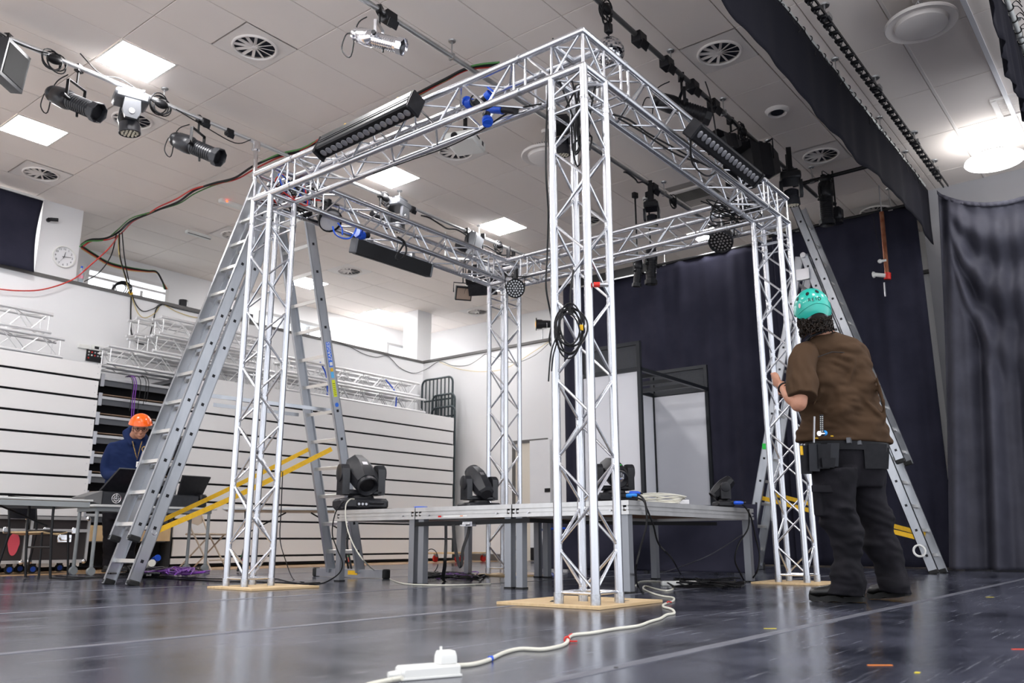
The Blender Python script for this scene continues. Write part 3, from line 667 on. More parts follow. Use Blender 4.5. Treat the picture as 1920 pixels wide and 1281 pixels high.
# copper pole with clamps
p = thing('copper_pole', 'copper coloured pole with silver clamps hanging before the second black drape', 'pole', U(1655, 400, X=11.8))
a, b = U(1653, 398, X=11.8), U(1664, 524, X=11.7); m_copper = mat('copper_paint', (.30, .10, .05), .4, .5, noise=(8, (.5, .22, .12), .7))
wobj('pole', MB().tube(a, b, .03, 14), m_copper, p); wobj('collar', MB().tube(U(1664, 512, X=11.7), b, .045, 14), m_red, p)
c = U(1640, 515, X=11.65); wobj('clamp_arm', MB().tube(c, U(1660, 517, X=11.65), .028, 12).lathe([(0, .04), (.02, .045), (.03, .03)], 14, c, (0, 1, 0)), m_whiteplastic, p)
wobj('clamp_arm', MB().tube(U(1650, 490, X=11.7), U(1662, 488, X=11.7), .018, 10).sphere(U(1650, 490, X=11.7), .03, 10, 8), m_whiteplastic, p)
wobj('hanger', MB().tube(a, (a.x, a.y, CZ), .008, 8), m_steel, p)
wobj('hook', MB().tube(U(1658, 530, X=11.65), U(1660, 556, X=11.65), .012, 8), m_steel, p); wobj('cord', MB().path([U(1637, 405, X=11.8), U(1645, 450, X=11.7), U(1656, 486, X=11.68)], .004, 5), m_cable, p)
# ================================================================ RETRACTED SEATING
SY = 11.2; PIT = .2566
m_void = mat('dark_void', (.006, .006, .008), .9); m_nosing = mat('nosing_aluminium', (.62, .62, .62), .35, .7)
def seating(name, lab, x0, x1, top):
    t = thing(name, lab, 'seating', ((x0+x1)/2, SY+.5, 0)); g = .03
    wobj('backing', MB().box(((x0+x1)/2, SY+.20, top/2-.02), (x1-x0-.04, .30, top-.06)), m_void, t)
    zz = top; z = 2.45; i = 0
    while zz > .06:
        zb = max(z+g/2, .05); ins = .012 if i % 2 else 0
        wobj('board', MB().box(((x0+x1)/2, SY+.012, (zz+zb)/2), (x1-x0-2*ins, .024, zz-zb)), m_seat, t)
        for k in (0, 1): wobj('bolt', MB().tube((x1-.035-ins, SY-.003, zb+.07+.09*k), (x1-.035-ins, SY+.002, zb+.07+.09*k), .006, 8), m_steel, t)
        zz = z-g/2; z -= PIT; i += 1
    wobj('top_deck', MB().box(((x0+x1)/2, SY+.62, top-.05), (x1-x0, 1.12, .06)), m_greymetal, t)
    for x in (x0+.05, x1-.05): wobj('side_frame', MB().box((x, SY+.62, (top-.09)/2), (.06, 1.1, top-.09)), m_greymetal, t)
    return t
seating('retractable_seating', 'left bank of folded cream fronted retractable seating', 1.2, 5.27, 2.655)
seating('retractable_seating', 'long right bank of folded cream fronted retractable seating behind the left ladder', 6.52, 12.27, 2.72)
t = thing('seating_frame', 'open dark middle bay of the folded seating behind the man in the orange helmet', 'seating', (5.9, SY+.5, 0))
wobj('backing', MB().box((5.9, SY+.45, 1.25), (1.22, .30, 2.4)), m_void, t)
m_brown = mat('brown_edge', (.22, .15, .10), .6)
for i in range(9):
    z = 2.49-PIT*i; yy = SY+.04+.015*i
    wobj('tread_nosing', MB().box((5.895, yy, z), (1.24, .03, .035)), m_nosing, t); wobj('riser', MB().box((5.895, yy+.02, z-.055), (1.24, .02, .075)), m_greymetal, t)
    if i: wobj('tread_edge', MB().box((5.895, yy+.1, z+.045), (1.24, .2, .012)), m_brown, t)
    wobj('bracket', MB().box((5.31, yy-.03, z-.03), (.05, .02, .17)), m_steel, t)
wobj('top_deck', MB().box((5.895, SY+.6, 2.49), (1.24, 1.0, .04)), m_greymetal, t)
for k in range(1): wobj('timber_block', MB().box((5.9, SY-.02, .46), (1.1, .06, .20)), m_wood, t)
# barriers leaning in the corner
def barrier(x, y0, y1, z1, lab, n=8, tilt=0):
    t = thing('guard_rail_panel', lab, 'guard rail', (x, (y0+y1)/2, 0)); r = .022; R = .12; z0 = .02
    P = [(x, y0, z0), (x, y0, z1-R)]+[(x, y0+R*(1-math.cos(a)), z1-R+R*math.sin(a)) for a in (.4, .8, 1.2, PI/2)]+[(x, y1-R*(1-math.sin(a)), z1-R+R*math.cos(a)) for a in (.0, .4, .8, 1.2)]+[(x, y1, z1-R), (x, y1, z0)]
    wobj('frame', MB().path(P, r, 8), m_greyblack, t)
    for i in range(1, n): y = y0+(y1-y0)*i/n; cyl('bar', (x, y, z0+.1), (x, y, z1-.01), .014, m_greyblack, t, 6)
    for z in (z0+.12, z1-.45): cyl('cross_bar', (x, y0, z), (x, y1, z), .018, m_greyblack, t, 8)
m_greyblack = mat('dark_green_grey_paint', (.035, .05, .055), .45, .2)
barrier(12.46, 11.42, 12.28, 3.62, 'tallest dark guard rail panel standing in the white corner')
barrier(12.40, 11.30, 11.92, 3.25, 'middle height dark guard rail panel standing in the white corner', 7)
barrier(12.34, 11.24, 11.88, 2.98, 'lowest dark guard rail panel standing in the white corner', 7)
# ================================================================ STORED TRUSS
def stored(x, y, z, L, lab, d=X, a=Y, b=Z, s=.24, rt=.022, rb=.007):
    return truss('stored_truss', lab, 'truss', (x, y, z), d, a, b, L, .45, 'spare truss sections stored on top of the seating', joined=True, collar=False, rt=rt, rb=rb, s=s, mtube=m_truss2)
m_truss2 = mat('stored_aluminium', (.84, .84, .84), .4, .7)
zt = 2.66
stored(3.3, 11.42, zt+.06, 1.55, 'spare truss lying on the left seating, lower of two'); stored(3.05, 11.42, zt+.36, 1.62, 'spare truss lying on top of the left stack')
stored(3.75, 11.75, zt+.36, .45, 'short spare truss standing upright on the left stack', Z, X, Y)
R0 = [(5.45, 11.45, 2.75, 2.4, 'near low'), (5.6, 11.76, 2.75, 2.5, 'rear low'), (6.1, 11.46, 3.04, 2.1, 'near middle'), (6.0, 11.80, 3.04, 2.3, 'rear middle'), (6.2, 11.50, 3.33, 1.9, 'upper near'), (6.0, 11.84, 3.33, 2.2, 'upper rear')]
for x, y, z, L, n in R0: stored(x, y, z, L, 'spare truss in the stack behind the left ladder, %s one' % n)
R1 = [(8.25, 11.25, 2.745, 3.25, 'bottom front'), (8.2, 11.58, 2.745, 3.15, 'bottom rear'), (8.3, 11.27, 3.04, 3.05, 'upper front'), (8.45, 11.60, 3.04, 2.9, 'upper rear')]
for x, y, z, L, n in R1: stored(x, y, z, L, 'spare truss strapped with blue on the right seating, %s one' % n)
stored(9.6, 12.0, 3.30, 1.6, 'thin spare truss lying topmost near the high windows', s=.1, rt=.016, rb=.004)
stored(7.5, 11.62, 3.58, .42, 'short spare truss standing upright behind the ladder', Z, X, Y)
for i, (px, pts) in enumerate(((585, [(600, 679), (612, 705), (614, 745)]), (745, [(723, 712), (742, 738), (741, 770)]))):
    mb = ribbon(MB(), [U(a, b, Y=11.30) for a, b in pts], .03, up=(1, 0, 0)); o = obj('blue_strap', mb, m_blue); tag(o, ['blue strap round the spare trusses, the one nearer the ladder', 'blue strap round the spare trusses, at their right end'][i], 'strap')
# ================================================================ BOOTH BEHIND THE DECK
m_boothw = mat('booth_white_panel', (.80, .80, .83), .55, noise=(1.2, (.70, .70, .74), .6)); m_boothf = mat('booth_black_frame', (.018, .02, .024), .4, .3)
m_mesh = mat('booth_mesh', (.09, .095, .095), .6)
bt = thing('booth', 'black framed booth with white panels and mesh tops behind the stage deck', 'booth', (9.5, 5.3, 0)); BX1, BX2, BY0, BY1, BZ = 8.6, 10.38, 4.905, 5.72, 2.665
def fb(a, b, w=.045): wobj('frame_bar', MB().beam(a, b, w, w, (0, 0, 1) if abs(Vector(a).z-Vector(b).z) < .1 else (1, 0, 0)), m_boothf, bt, smooth=False)
for x, y in ((BX1, BY0), (BX1, BY1), (BX2, BY1), (BX2, BY0)): fb((x, y, 0), (x, y, BZ if x in (BX1, BX2) else 2.3))
for z in (2.33, BZ-.02): fb((BX1, BY0+.022, z), (BX1, BY1, z)); fb((BX2, BY0+.022, z), (BX2, BY1, z))
fb((BX1, BY0, 2.33), (BX2, BY0, 2.33)); fb((BX1, BY1, 2.33), (BX2, BY1, 2.33))
for k in range(3): fb((BX1+.45*(k+1), BY0, 2.33), (BX1+.45*(k+1), BY1, 2.33), .05)
for x in (BX1, BX2):
    mb = MB(); n = 44
    for i in range(n): mb.box((x, BY0+.03+(BY1-BY0-.06)*(i+.5)/n, 2.49), (.003, .006, .27))
    for i in range(18): mb.box((x, (BY0+BY1)/2, 2.36+.27*(i+.5)/18), (.003, BY1-BY0-.05, .006))
    o = wobj('mesh_panel', mb, m_mesh, bt, smooth=False); o['kind'] = 'stuff'
wobj('panel', MB().box((BX1, (BY0+BY1)/2, 1.53), (.012, BY1-BY0-.05, 1.54)), m_boothw, bt); wobj('panel', MB().box((BX2, (BY0+BY1)/2, 1.53), (.012, BY1-BY0-.05, 1.54)), m_boothw, bt)
wobj('panel', MB().box(((BX1+BX2)/2, BY1, 1.53), (BX2-BX1-.05, .012, 1.54)), m_boothw, bt); fb((BX1, BY0, .74), (BX1, BY1, .74)); fb((BX2, BY0, .74), (BX2, BY1, .74))
drape('booth_skirt', 'black cloth sagging below the booth and the stage deck', (8.5, 6.3, 0), (8.5, 3.55, 0), .72, .03, m_curtain, .10, 3, 120, 30, lambda u, v: math.sin(7*u+4*v*v)*.6+math.sin(15*u+7*v)*.3, seed=8)
# ================================================================ LADDERS
def section(t, b, tp, w, wd=.40, depth=.105, thick=.028, step=.28, first=.2, foot=True, nr=None, lab=None, tag_=''):
    """one ladder section: b, tp = middle of bottom and top, w = direction along the rungs"""
    b, tp, w = Vector(b), Vector(tp), Vector(w).normalized(); d = (tp-b); L = d.length; d.normalize(); nrm = d.cross(w).normalized(); R = Matrix((d, w, nrm)).transposed()
    for s in (-1, 1):
        c = (b+tp)/2+w*s*wd/2; mb = MB().box(c, (L, thick*.3, depth), R)
        for q in (-1, 1): mb.box(c+nrm*q*(depth/2-.004)-w*s*thick*.35, (L, thick, .008), R)
        sl = wobj('stile', mb, m_ladder, t, smooth=False)
        if foot: wobj('foot', MB().box(b+w*s*wd/2+d*.02-w*s*.006, (.05, thick*1.5, depth*1.04), R, bev=.012), m_rubber, sl)
    n = 0; q = first
    while q < L-.08:
        c = b+d*q; rg = wobj('rung', MB().box(c, (.032, wd, .032), R), m_rung, t, smooth=False)
        for s in (-1, 1): wobj('rung_end', MB().box(c+w*s*(wd/2+.0052), (.026, .003, .026), R), m_black, rg, smooth=False)
        q += step
# left A-frame
LL = thing('step_ladder', 'tall aluminium ladder opened as an A-frame behind the left truss tower', 'ladder', (4.75, 6.85, 0))
A1 = Vector((4.78, 6.86, 3.86)); A0 = Vector((3.685, 7.08, .0)); dL = (A1-A0).normalized(); nL = dL.cross(Y).normalized()
section(LL, A0, A0+dL*3.95, Y, .41); off = nL*(.115 if nL.x < 0 else -.115)
section(LL, A0+dL*.34+off, A0+dL*4.05+off, Y, .33, first=.14)
A2 = Vector((4.86, 6.74, 3.86)); A3 = Vector((5.83, 6.76, .06)); section(LL, A3, A2, Y, .46, foot=False)
wobj('stabiliser', MB().box((5.83, 6.69, .045), (.05, 1.0, .075)), m_ladder, LL, smooth=False)
for y in (7.21, 6.17): wobj('stabiliser_foot', MB().box((5.83, y, .045), (.07, .06, .09), bev=.012), m_rubber, LL)
wobj('sticker', MB().box((5.802, 6.62, .05), (.002, .14, .04)), m_yellow, LL)
wobj('hinge', MB().tube(A1+Vector((.03, -.22, -.02)), A1+Vector((.03, .22, -.02)), .03, 12), m_steel, LL)
def onleft(px, py): return U(px, py, Y=6.66)
for yy, a, b in ((6.86, (394, 742), (622, 770)), (7.25, (400, 759), (560, 778))): wobj('spreader', MB().beam(U(a[0], a[1], Y=yy), U(b[0], b[1], Y=yy-.18), .006, .035), m_ladder, LL)
wobj('strap', ribbon(MB(), [U(289, 998, Y=6.86), U(455, 925, Y=6.75), U(622, 842, Y=6.53)], .045), m_yellow, LL); wobj('strap', ribbon(MB(), [U(306, 975, Y=7.28), U(440, 912, Y=7.2), U(578, 843, Y=7.0)], .04), m_yellow, LL)
wobj('strap_hook', MB().ring(U(289, 998, Y=6.85), (0, 1, 0), .022, .006, 12, 5), m_steel, LL)
# stickers and lettering on the right leg of the left ladder
dR = (A2-A3).normalized(); nr_ = dR.cross(Y).normalized(); yface = A3.y-.23-.0145*1
def onR(q): return A3+dR*q+Vector((0, -.2355, 0))
def plate(q, L, h, m_, nm): wobj(nm, MB().box(onR(q), (L, .003, h), Matrix((dR, Y, nr_)).transposed()), m_, LL, smooth=False)
if nr_.x > 0: nr_ = -nr_
m_lblue = mat('blue_sticker', (.03, .16, .72), .4)
def qz(py, px): # distance along the leg for a picture row
    best = 0
    for i in range(400):
        q = i*.01; v = onR(q)-CP; y = 640.5-F_PX*v.dot(UPV)/v.dot(FW)
        if abs(y-py) < 1.2: best = q
    return best
qa, qb = qz(688, 0), qz(642, 0); plate((qa+qb)/2, qb-qa, .05, m_lblue, 'sticker'); rd_ = dR
text_mb('\u25A3 ZARGES' if False else 'ZARGES', .052, 'lettering', m_whiteplastic, LL, frame_m(onR((qa+qb)/2+.03)+Vector((0, -.003, 0)), rd_, Vector((-rd_.z, 0, rd_.x))))
q = qz(682, 0); wobj('sticker_mark', MB().box(onR(q)+Vector((0, -.002, 0)), (.035, .002, .035), Matrix((dR, Y, nr_)).transposed()), m_whiteplastic, LL)
q = qz(694, 0); wobj('sticker', MB().tube(onR(q), onR(q)+Vector((0, -.002, 0)), .018, 14), m_yellow, LL); q = qz(704, 0); plate(q, .06, .035, mat('light_blue_sticker', (.1, .45, .8), .4), 'sticker')
qa, qb = qz(744, 0), qz(713, 0); plate((qa+qb)/2, qb-qa, .04, mat('yellow_green_sticker', (.72, .78, .03), .4), 'sticker')
for i in range(7): plate(qa+(qb-qa)*(.12+.11*i), .006, .03, m_cable, 'sticker_text')
q = qz(759, 0); wobj('sticker', MB().tube(onR(q), onR(q)+Vector((0, -.002, 0)), .022, 16), m_lblue, LL)
# right A-frame
RL = thing('step_ladder', 'extended aluminium ladder opened as an A-frame behind the man in the teal helmet', 'ladder', (10.4, 3.3, 0))
Bt = Vector((10.4, 3.40, 3.84)); B0 = Vector((10.4, 2.30, 0)); dB = (Bt-B0).normalized(); section(RL, B0, B0+dB*4.0, X, .42); nB = dB.cross(X).normalized(); nB = nB if nB.y < 0 else -nB
section(RL, B0+dB*1.22+nB*.115, B0+dB*4.75+nB*.115, X, .34, first=.15); section(RL, (10.3, 4.39, .06), (10.4, 3.46, 3.84), X, .40, foot=False)
wobj('stabiliser', MB().box((10.13, 4.39, .045), (.92, .05, .075)), m_ladder, RL, smooth=False)
for x in (9.66, 10.6): wobj('stabiliser_foot', MB().box((x, 4.39, .045), (.06, .07, .09), bev=.012), m_rubber, RL)
wobj('hinge', MB().box(Bt+Vector((-.23, .02, -.25)), (.05, .16, .14)).tube(Bt+Vector((-.25, 0, 0)), Bt+Vector((.25, 0, 0)), .035, 12), m_steel, RL)
wobj('strap', ribbon(MB(), [(10.19, 4.18, .87), (10.19, 3.3, .62), (10.19, 2.42, .38)], .05), m_yellow, RL); wobj('strap', ribbon(MB(), [(10.6, 4.18, .93), (10.6, 3.3, .67), (10.6, 2.44, .42)], .05), m_yellow, RL)
wobj('tape', MB().box(U(1436, 837, X=10.08), (.004, .09, .07)), m_green, RL); wobj('tape', MB().box((10.08, 4.28, .44), (.004, .12, .03)), m_green, RL)
wobj('hook', MB().ring(U(1724, 1033, X=10.1), (1, 0, 0), .06, .012, 14, 5), m_whiteplastic, RL)
# ================================================================ DESKS, TABLES, CHAIRS
m_tgrey = mat('table_grey_edge', (.30, .32, .32), .45); m_ttop = mat('table_pale_top', (.62, .62, .60), .4)
t = thing('folding_table', 'grey folding table with black folding legs at the far left', 'table', (3.3, 8.9, 0))
wobj('tabletop', MB().box((3.10, 8.9, .745), (1.96, .76, .02), bev=.004), m_ttop, t); wobj('apron', MB().box((3.10, 8.53, .705), (1.90, .02, .05)).box((3.10, 9.24, .705), (1.90, .02, .05)).box((4.04, 8.88, .705), (.02, .7, .05)), m_tgrey, t)
wobj('underside', MB().box((3.10, 8.9, .73), (1.9, .7, .008)), m_wood, t)
for yy in (8.62, 9.16): wobj('leg', MB().path(spline([(3.75, yy, .72), (3.76, yy, .45), (3.78, yy, .2), (3.80, yy, .01)], 3), .013, 8), m_blackmetal, t)
wobj('brace', MB().tube((3.35, 8.9, .70), (3.76, 8.72, .50), .009, 8).tube((3.76, 8.62, .46), (3.76, 9.16, .46), .009, 8).tube((3.78, 8.62, .3), (3.78, 9.16, .3), .009, 8), m_blackmetal, t)
for yy in (8.62, 9.16): wobj('leg', MB().path([(2.4, yy, .72), (2.38, yy, .01)], .013, 8), m_blackmetal, t)
t = thing('work_table', 'white topped table with grey tube legs and castors under the lighting desk', 'table', (5.2, 9.7, 0))
wobj('tabletop', MB().box((5.22, 9.57, .735), (1.50, .52, .025), bev=.003), m_ttop, t); wobj('frame', MB().box((5.22, 9.36, .70), (1.40, .025, .045)).box((5.22, 9.78, .70), (1.40, .025, .045)).box((4.53, 9.57, .70), (.025, .42, .045)).box((5.91, 9.57, .70), (.025, .42, .045)), m_tgrey, t)
for x in (4.54, 5.90):
    for y in (9.37, 9.77):
        l = wobj('leg', MB().tube((x, y, .09), (x, y, .69), .019, 10), m_tgrey, t); c = wobj('caster', MB().tube((x, y-.022, .042), (x, y+.022, .042), .042, 16).box((x, y, .08), (.02, .05, .03)), m_tgrey, t)
t = thing('folding_table', 'long pale folding table with black legs behind the left tower', 'table', (6.75, 8.75, 0), math.atan2(-.9, 1.18))
obj('tabletop', MB().box((0, 0, .735), (1.75, .70, .035), bev=.006), m_ttop, t); obj('underside', MB().box((0, 0, .712), (1.66, .62, .012)), m_woodfloor, t)
for s in (-1, 1):
    for y in (-.25, .25): obj('leg', MB().path(spline([(s*.62, y, .71), (s*.60, y, .42), (s*.60, y*1.05, .28), (s*.66, y*1.25, .01)], 4), .014, 8), m_blackmetal, t)
    obj('brace', MB().tube((s*.15, 0, .70), (s*.60, .0, .45), .009, 8).tube((s*.60, -.25, .45), (s*.60, .25, .45), .009, 8).box((s*.61, 0, .24), (.02, .52, .05)), m_blackmetal, t)
    obj('marker_tape', MB().tube((s*.622, -.278, .17), (s*.632, -.29, .11), .0155, 8), m_mark['red'], t); obj('marker_tape', MB().tube((s*.618, -.275, .19), (s*.622, -.278, .17), .0155, 8), m_green, t)
# lighting desk
t = thing('lighting_desk', 'dark lighting control desk with two raised black screens', 'lighting desk', (5.2, 9.65, .75))
wobj('body', MB().prism([(4.60, 9.38, .752), (4.60, 9.78, .752), (4.60, 9.78, .82), (4.60, 9.50, .90), (4.60, 9.38, .88)], (0, 0, 0), (1.15, 0, 0)), m_dark, t, smooth=False)
wobj('side_wing', MB().prism([(4.42, 9.44, .80), (4.60, 9.42, .752), (4.60, 9.42, .90), (4.42, 9.44, .83)], (0, 0, 0), (0, .3, 0)), mat('desk_grey', (.14, .14, .14), .5), t, smooth=False)
wobj('screen', MB().prism([(4.62, 9.52, .90), (5.25, 9.52, .90), (5.27, 9.40, 1.15), (4.76, 9.40, 1.15)], (0, 0, 0), (0, .03, .01)), m_black, t, smooth=False)
wobj('screen_trim', MB().beam((4.75, 9.395, 1.155), (5.28, 9.395, 1.155), .02, .012), m_greymetal, t)
wobj('screen', MB().prism([(5.55, 9.5, .88), (5.86, 9.5, .88), (5.92, 9.42, 1.12), (5.55, 9.42, 1.12)], (0, 0, 0), (0, .03, .01)), m_black, t, smooth=False); wobj('end_cheek', MB().box((5.83, 9.58, .83), (.10, .38, .16), bev=.02), m_black, t)
fx = Vector((4.74, 9.375, .82)); mb = MB().ring(fx, (0, 1, 0), .05, .004, 20, 5).ring(fx, (0, 1, 0), .03, .003, 16, 5)
for i in range(8): a = 2*PI*i/8; mb.tube(fx, fx+Vector((math.cos(a)*.05, 0, math.sin(a)*.05)), .002, 5)
wobj('fan_guard', mb, m_steel, t); wobj('indicator', MB().sphere((4.98, 9.37, .85), .014), m_glow_red, t)
for i, (dx, mm) in enumerate(((0.99, m_blue), (1.02, m_whiteplastic), (1.05, m_steel), (1.08, m_green), (.96, m_steel))): wobj('connector', MB().tube((4.0+dx, 9.35, .80+.04*(i % 2)), (4.0+dx, 9.40, .80+.04*(i % 2)), .014, 10), mm, t)
wobj('stalk_lamp', MB().path(spline([(4.93, 9.38, .9), (4.94, 9.37, 1.05), (4.95, 9.36, 1.2), (4.99, 9.36, 1.36)], 4), .008, 8), m_steel, t)
# chairs
def black_chair():
    p = U(62, 1079, Z=0); t = thing('stacking_chair', 'black stacking chair with a plywood seat behind the far left table', 'chair', p, .55)
    for x, y, tp in ((-.22, -.2, .45), (.22, -.2, .45)): obj('leg', MB().path([(x*1.1, y*1.2, 0), (x, y, tp)], .012, 8), m_blackmetal, t)
    for x in (-.22, .22): obj('leg', MB().path([(x*1.1, .26, 0), (x, .18, .45), (x*.98, .24, .82)], .012, 8), m_blackmetal, t)
    obj('seat', MB().loft([[(x, y, .45+.02*math.cos(3*x)*0-.03*math.cos(x*7)) for x, y in ((-.21, -.2), (0, -.22), (.21, -.2), (.21, .2), (0, .2), (-.21, .2))], [(x, y, .465-.03*math.cos(x*7)) for x, y in ((-.21, -.2), (0, -.22), (.21, -.2), (.21, .2), (0, .2), (-.21, .2))]]), m_wood, t)
    obj('seat_pad', MB().box((0, 0, .455), (.40, .40, .02), bev=.008), m_black, t); obj('backrest', MB().loft([[(-.22, .20, .60), (0, .25, .60), (.22, .20, .60), (.22, .215, .60), (0, .265, .60), (-.22, .215, .60)], [(-.22, .24, .84), (0, .28, .84), (.22, .24, .84), (.22, .25, .84), (0, .295, .84), (-.22, .25, .84)]]), m_black, t)
black_chair()
p = U(372, 1062, Z=0); t = thing('folding_chair', 'beige metal folding chair behind the yellow straps', 'chair', (6.35, 10.15, 0), .5)
for x in (-.2, .2):
    obj('leg', MB().path([(x, -.24, 0), (x*.95, .08, .5), (x*.92, .2, .78)], .011, 8), m_beige, t); obj('leg', MB().path([(x*.9, .24, 0), (x*.9, -.18, .44)], .011, 8), m_beige, t)
obj('seat', MB().box((0, -.02, .445), (.38, .38, .025), bev=.01), m_beige, t); obj('backrest', MB().loft([[(-.18, .14, .60), (0, .10, .56), (.18, .14, .60), (.18, .15, .6), (0, .112, .56), (-.18, .15, .6)], [(-.19, .2, .80), (0, .17, .82), (.19, .2, .80), (.19, .21, .80), (0, .182, .82), (-.19, .21, .80)]]), m_beige, t)
obj('cross_bar', MB().tube((-.19, -.2, .12), (.19, -.2, .12), .009, 8), m_beige, t)
# flight cases
m_case = mat('case_brown_board', (.035, .028, .028), .6); m_edge = mat('case_aluminium_edge', (.70, .68, .66), .35, .7)
def flight(x0, x1, lab, pink):
    y0, y1, z0, z1 = 10.45, 10.95, .13, .62; t = thing('flight_case', lab, 'flight case', ((x0+x1)/2, 10.7, 0), 0, None)
    wobj('body', MB().box(((x0+x1)/2, 10.7, (z0+z1)/2), (x1-x0-.01, .49, z1-z0-.01)), m_case, t, smooth=False)
    for x in (x0, x1):
        for y in (y0, y1): wobj('edge', MB().box((x, y, (z0+z1)/2), (.03, .03, z1-z0)), m_edge, t, smooth=False)
    for z in (z0, z1, z1-.14):
        wobj('edge', MB().box(((x0+x1)/2, y0, z), (x1-x0, .032, .035)), m_edge, t, smooth=False)
        if z != z1-.14: wobj('edge', MB().box(((x0+x1)/2, y1, z), (x1-x0, .032, .035)), m_edge, t, smooth=False)
    for x in (x0+.02, x1-.02):
        for z in (z0, z1): wobj('corner', MB().sphere((x, y0-.01, z), .03, 10, 8), m_chrome, t)
    for q in (.25, .75): x = x0+(x1-x0)*q; wobj('latch', MB().box((x, y0-.02, z1-.14), (.08, .015, .07), bev=.006), m_chrome, t)
    wobj('handle', MB().box(((x0+x1)/2+.05, y0-.02, z0+.26), (.16, .012, .09), bev=.005).path([((x0+x1)/2-.01, y0-.035, z0+.27), ((x0+x1)/2+.01, y0-.04, z0+.24), ((x0+x1)/2+.1, y0-.04, z0+.24), ((x0+x1)/2+.11, y0-.035, z0+.27)], .006, 6), m_chrome, t)
    for x in (x0+.1, x1-.1):
        for y in (y0+.08, y1-.08):
            ca_ = wobj('caster', MB().tube((x, y-.016, .048), (x, y+.016, .048), .048, 16).box((x, y, .10), (.05, .05, .04)), m_rubber, t); wobj('caster_hub', MB().tube((x, y-.019, .048), (x, y+.019, .048), .03, 14), m_blue, ca_)
    if pink: n = 20; wobj('pink_tag', MB().prism([(x0+.74+.055*math.cos(2*PI*i/n)*(1 if math.sin(2*PI*i/n) < 0 else 1.15), y0-.008, z0+.20+(.13 if math.sin(2*PI*i/n) < 0 else .12)*math.sin(2*PI*i/n)) for i in range(n)], (0, 0, 0), (0, -.004, 0)), mat('pink_card', (.80, .10, .14), .5), t)
flight(3.42, 4.28, 'black flight case with a pink tag on its front at the far left', True); flight(4.33, 4.98, 'black flight case on blue castors beside the table legs', False)
# dolly
t = thing('dolly', 'plywood dolly on red castors behind the stage deck', 'dolly', (11.4, 10.2, 0)); wobj('board', MB().box((11.4, 10.25, .155), (.9, .7, .022)), m_wood, t)
for x in (11.08, 11.75):
    for y in (9.98, 10.5): wobj('caster', MB().tube((x, y-.018, .062), (x, y+.018, .062), .06, 16), m_red, t); wobj('caster_fork', MB().box((x, y, .115), (.05, .05, .05)), m_steel, t)
# shelf clutter on the ledge and the wall
t = thing('wall_clock', 'round white wall clock with black numerals on the white pillar', 'clock', (5.11, 12.40, 4.395)); R_ = .165
obj('rim', MB().lathe([(0, R_*.98), (.02, R_), (.035, R_*.98), (.035, R_*.90), (.012, R_*.88)], 40, (0, 0, 0), (0, -1, 0), cap=False), m_whiteplastic, t); obj('face', MB().lathe([(0, R_*.9), (.012, R_*.9)], 40, (0, 0, 0), (0, -1, 0)), m_white, t)
for i in range(1, 13):
    a = PI/2-2*PI*i/12; text_mb(str(i), .042, 'numeral', m_cable, t, frame_m((math.cos(a)*R_*.72, -.0135, math.sin(a)*R_*.72), (1, 0, 0), (0, 0, 1)), world=False)
def hand(a, L, w): d = Vector((math.sin(a), 0, math.cos(a))); return MB().beam(-d*.025+Vector((0, -.018, 0)), d*L+Vector((0, -.018, 0)), .002, w, (d.z, 0, -d.x))
obj('hour_hand', hand(math.radians(12), .075, .007), m_cable, t); obj('minute_hand', hand(math.radians(84), .10, .006), m_cable, t); obj('second_hand', hand(math.radians(210), .09, .0015), m_greymetal, t)
t = thing('security_camera', 'small black camera on the white pillar above the clock', 'camera', U(90, 413, Y=12.40)); obj('base', MB().tube((0, 0, 0), (0, -.04, 0), .03, 14), m_black, t); obj('barrel', MB().tube((.01, -.05, .005), (.10, -.10, .01), .026, 14).tube((.0, -.03, 0), (.03, -.06, .005), .012, 8), m_black, t)
t = thing('water_bottle', 'clear water bottle with a blue cap standing on the ledge beside the clock', 'bottle', U(149, 528, Y=12.5)*1.0); t.location = (5.43, 12.5, 4.075); m_bot = mat('clear_bottle', (.70, .82, .90), .1, alpha=.55)
obj('bottle_body', MB().lathe([(0, .03), (.01, .036), (.10, .036), (.11, .033), (.16, .036), (.21, .028), (.245, .014), (.26, .014)], 16), m_bot, t); obj('cap', MB().lathe([(.255, .017), (.28, .017)], 14), m_blue, t); obj('paper_label', MB().lathe([(.085, .037), (.135, .037)], 16, cap=False), mat('pink_label', (.85, .35, .45), .5), t)
t = thing('cardboard_box', 'long dark box with white lettering on the ledge left of the ladder', 'box', (8.05, 12.62, 4.075)); obj('carton', MB().box((0, 0, .09), (.78, .2, .17)), mat('dark_grey_card', (.07, .07, .075), .6), t, smooth=False)
text_mb('Digital Juice' if False else 'Digital', .075, 'lettering', m_whiteplastic, t, frame_m((-.12, -.1015, .09), (1, 0, 0), (0, 0, 1)), world=False)
t = thing('jar', 'dark jar of cables at the right end of the high window', 'jar', (7.15, 12.6, 4.075)); obj('vessel', MB().lathe([(0, .07), (.15, .075), (.16, .07)], 16), m_dark, t)
t = thing('wall_panel', 'black connector panel with red and white sockets on the left wall', 'socket panel', U(177, 668, Y=12.39)); obj('plate', MB().box((0, 0, 0), (.24, .02, .17)), m_black, t)
rr = random.Random(2)
for i in range(11): obj('socket', MB().tube((rr.uniform(-.1, .1), -.01, rr.uniform(-.06, .06)), (0, 0, 0), .001, 4) if False else MB().lathe([(0, .012), (.006, .012)], 10, (-.09+.045*(i % 5), -.01, .05-.045*(i//5)), (0, -1, 0)), [m_whiteplastic, m_red, m_steel][i % 3], t)
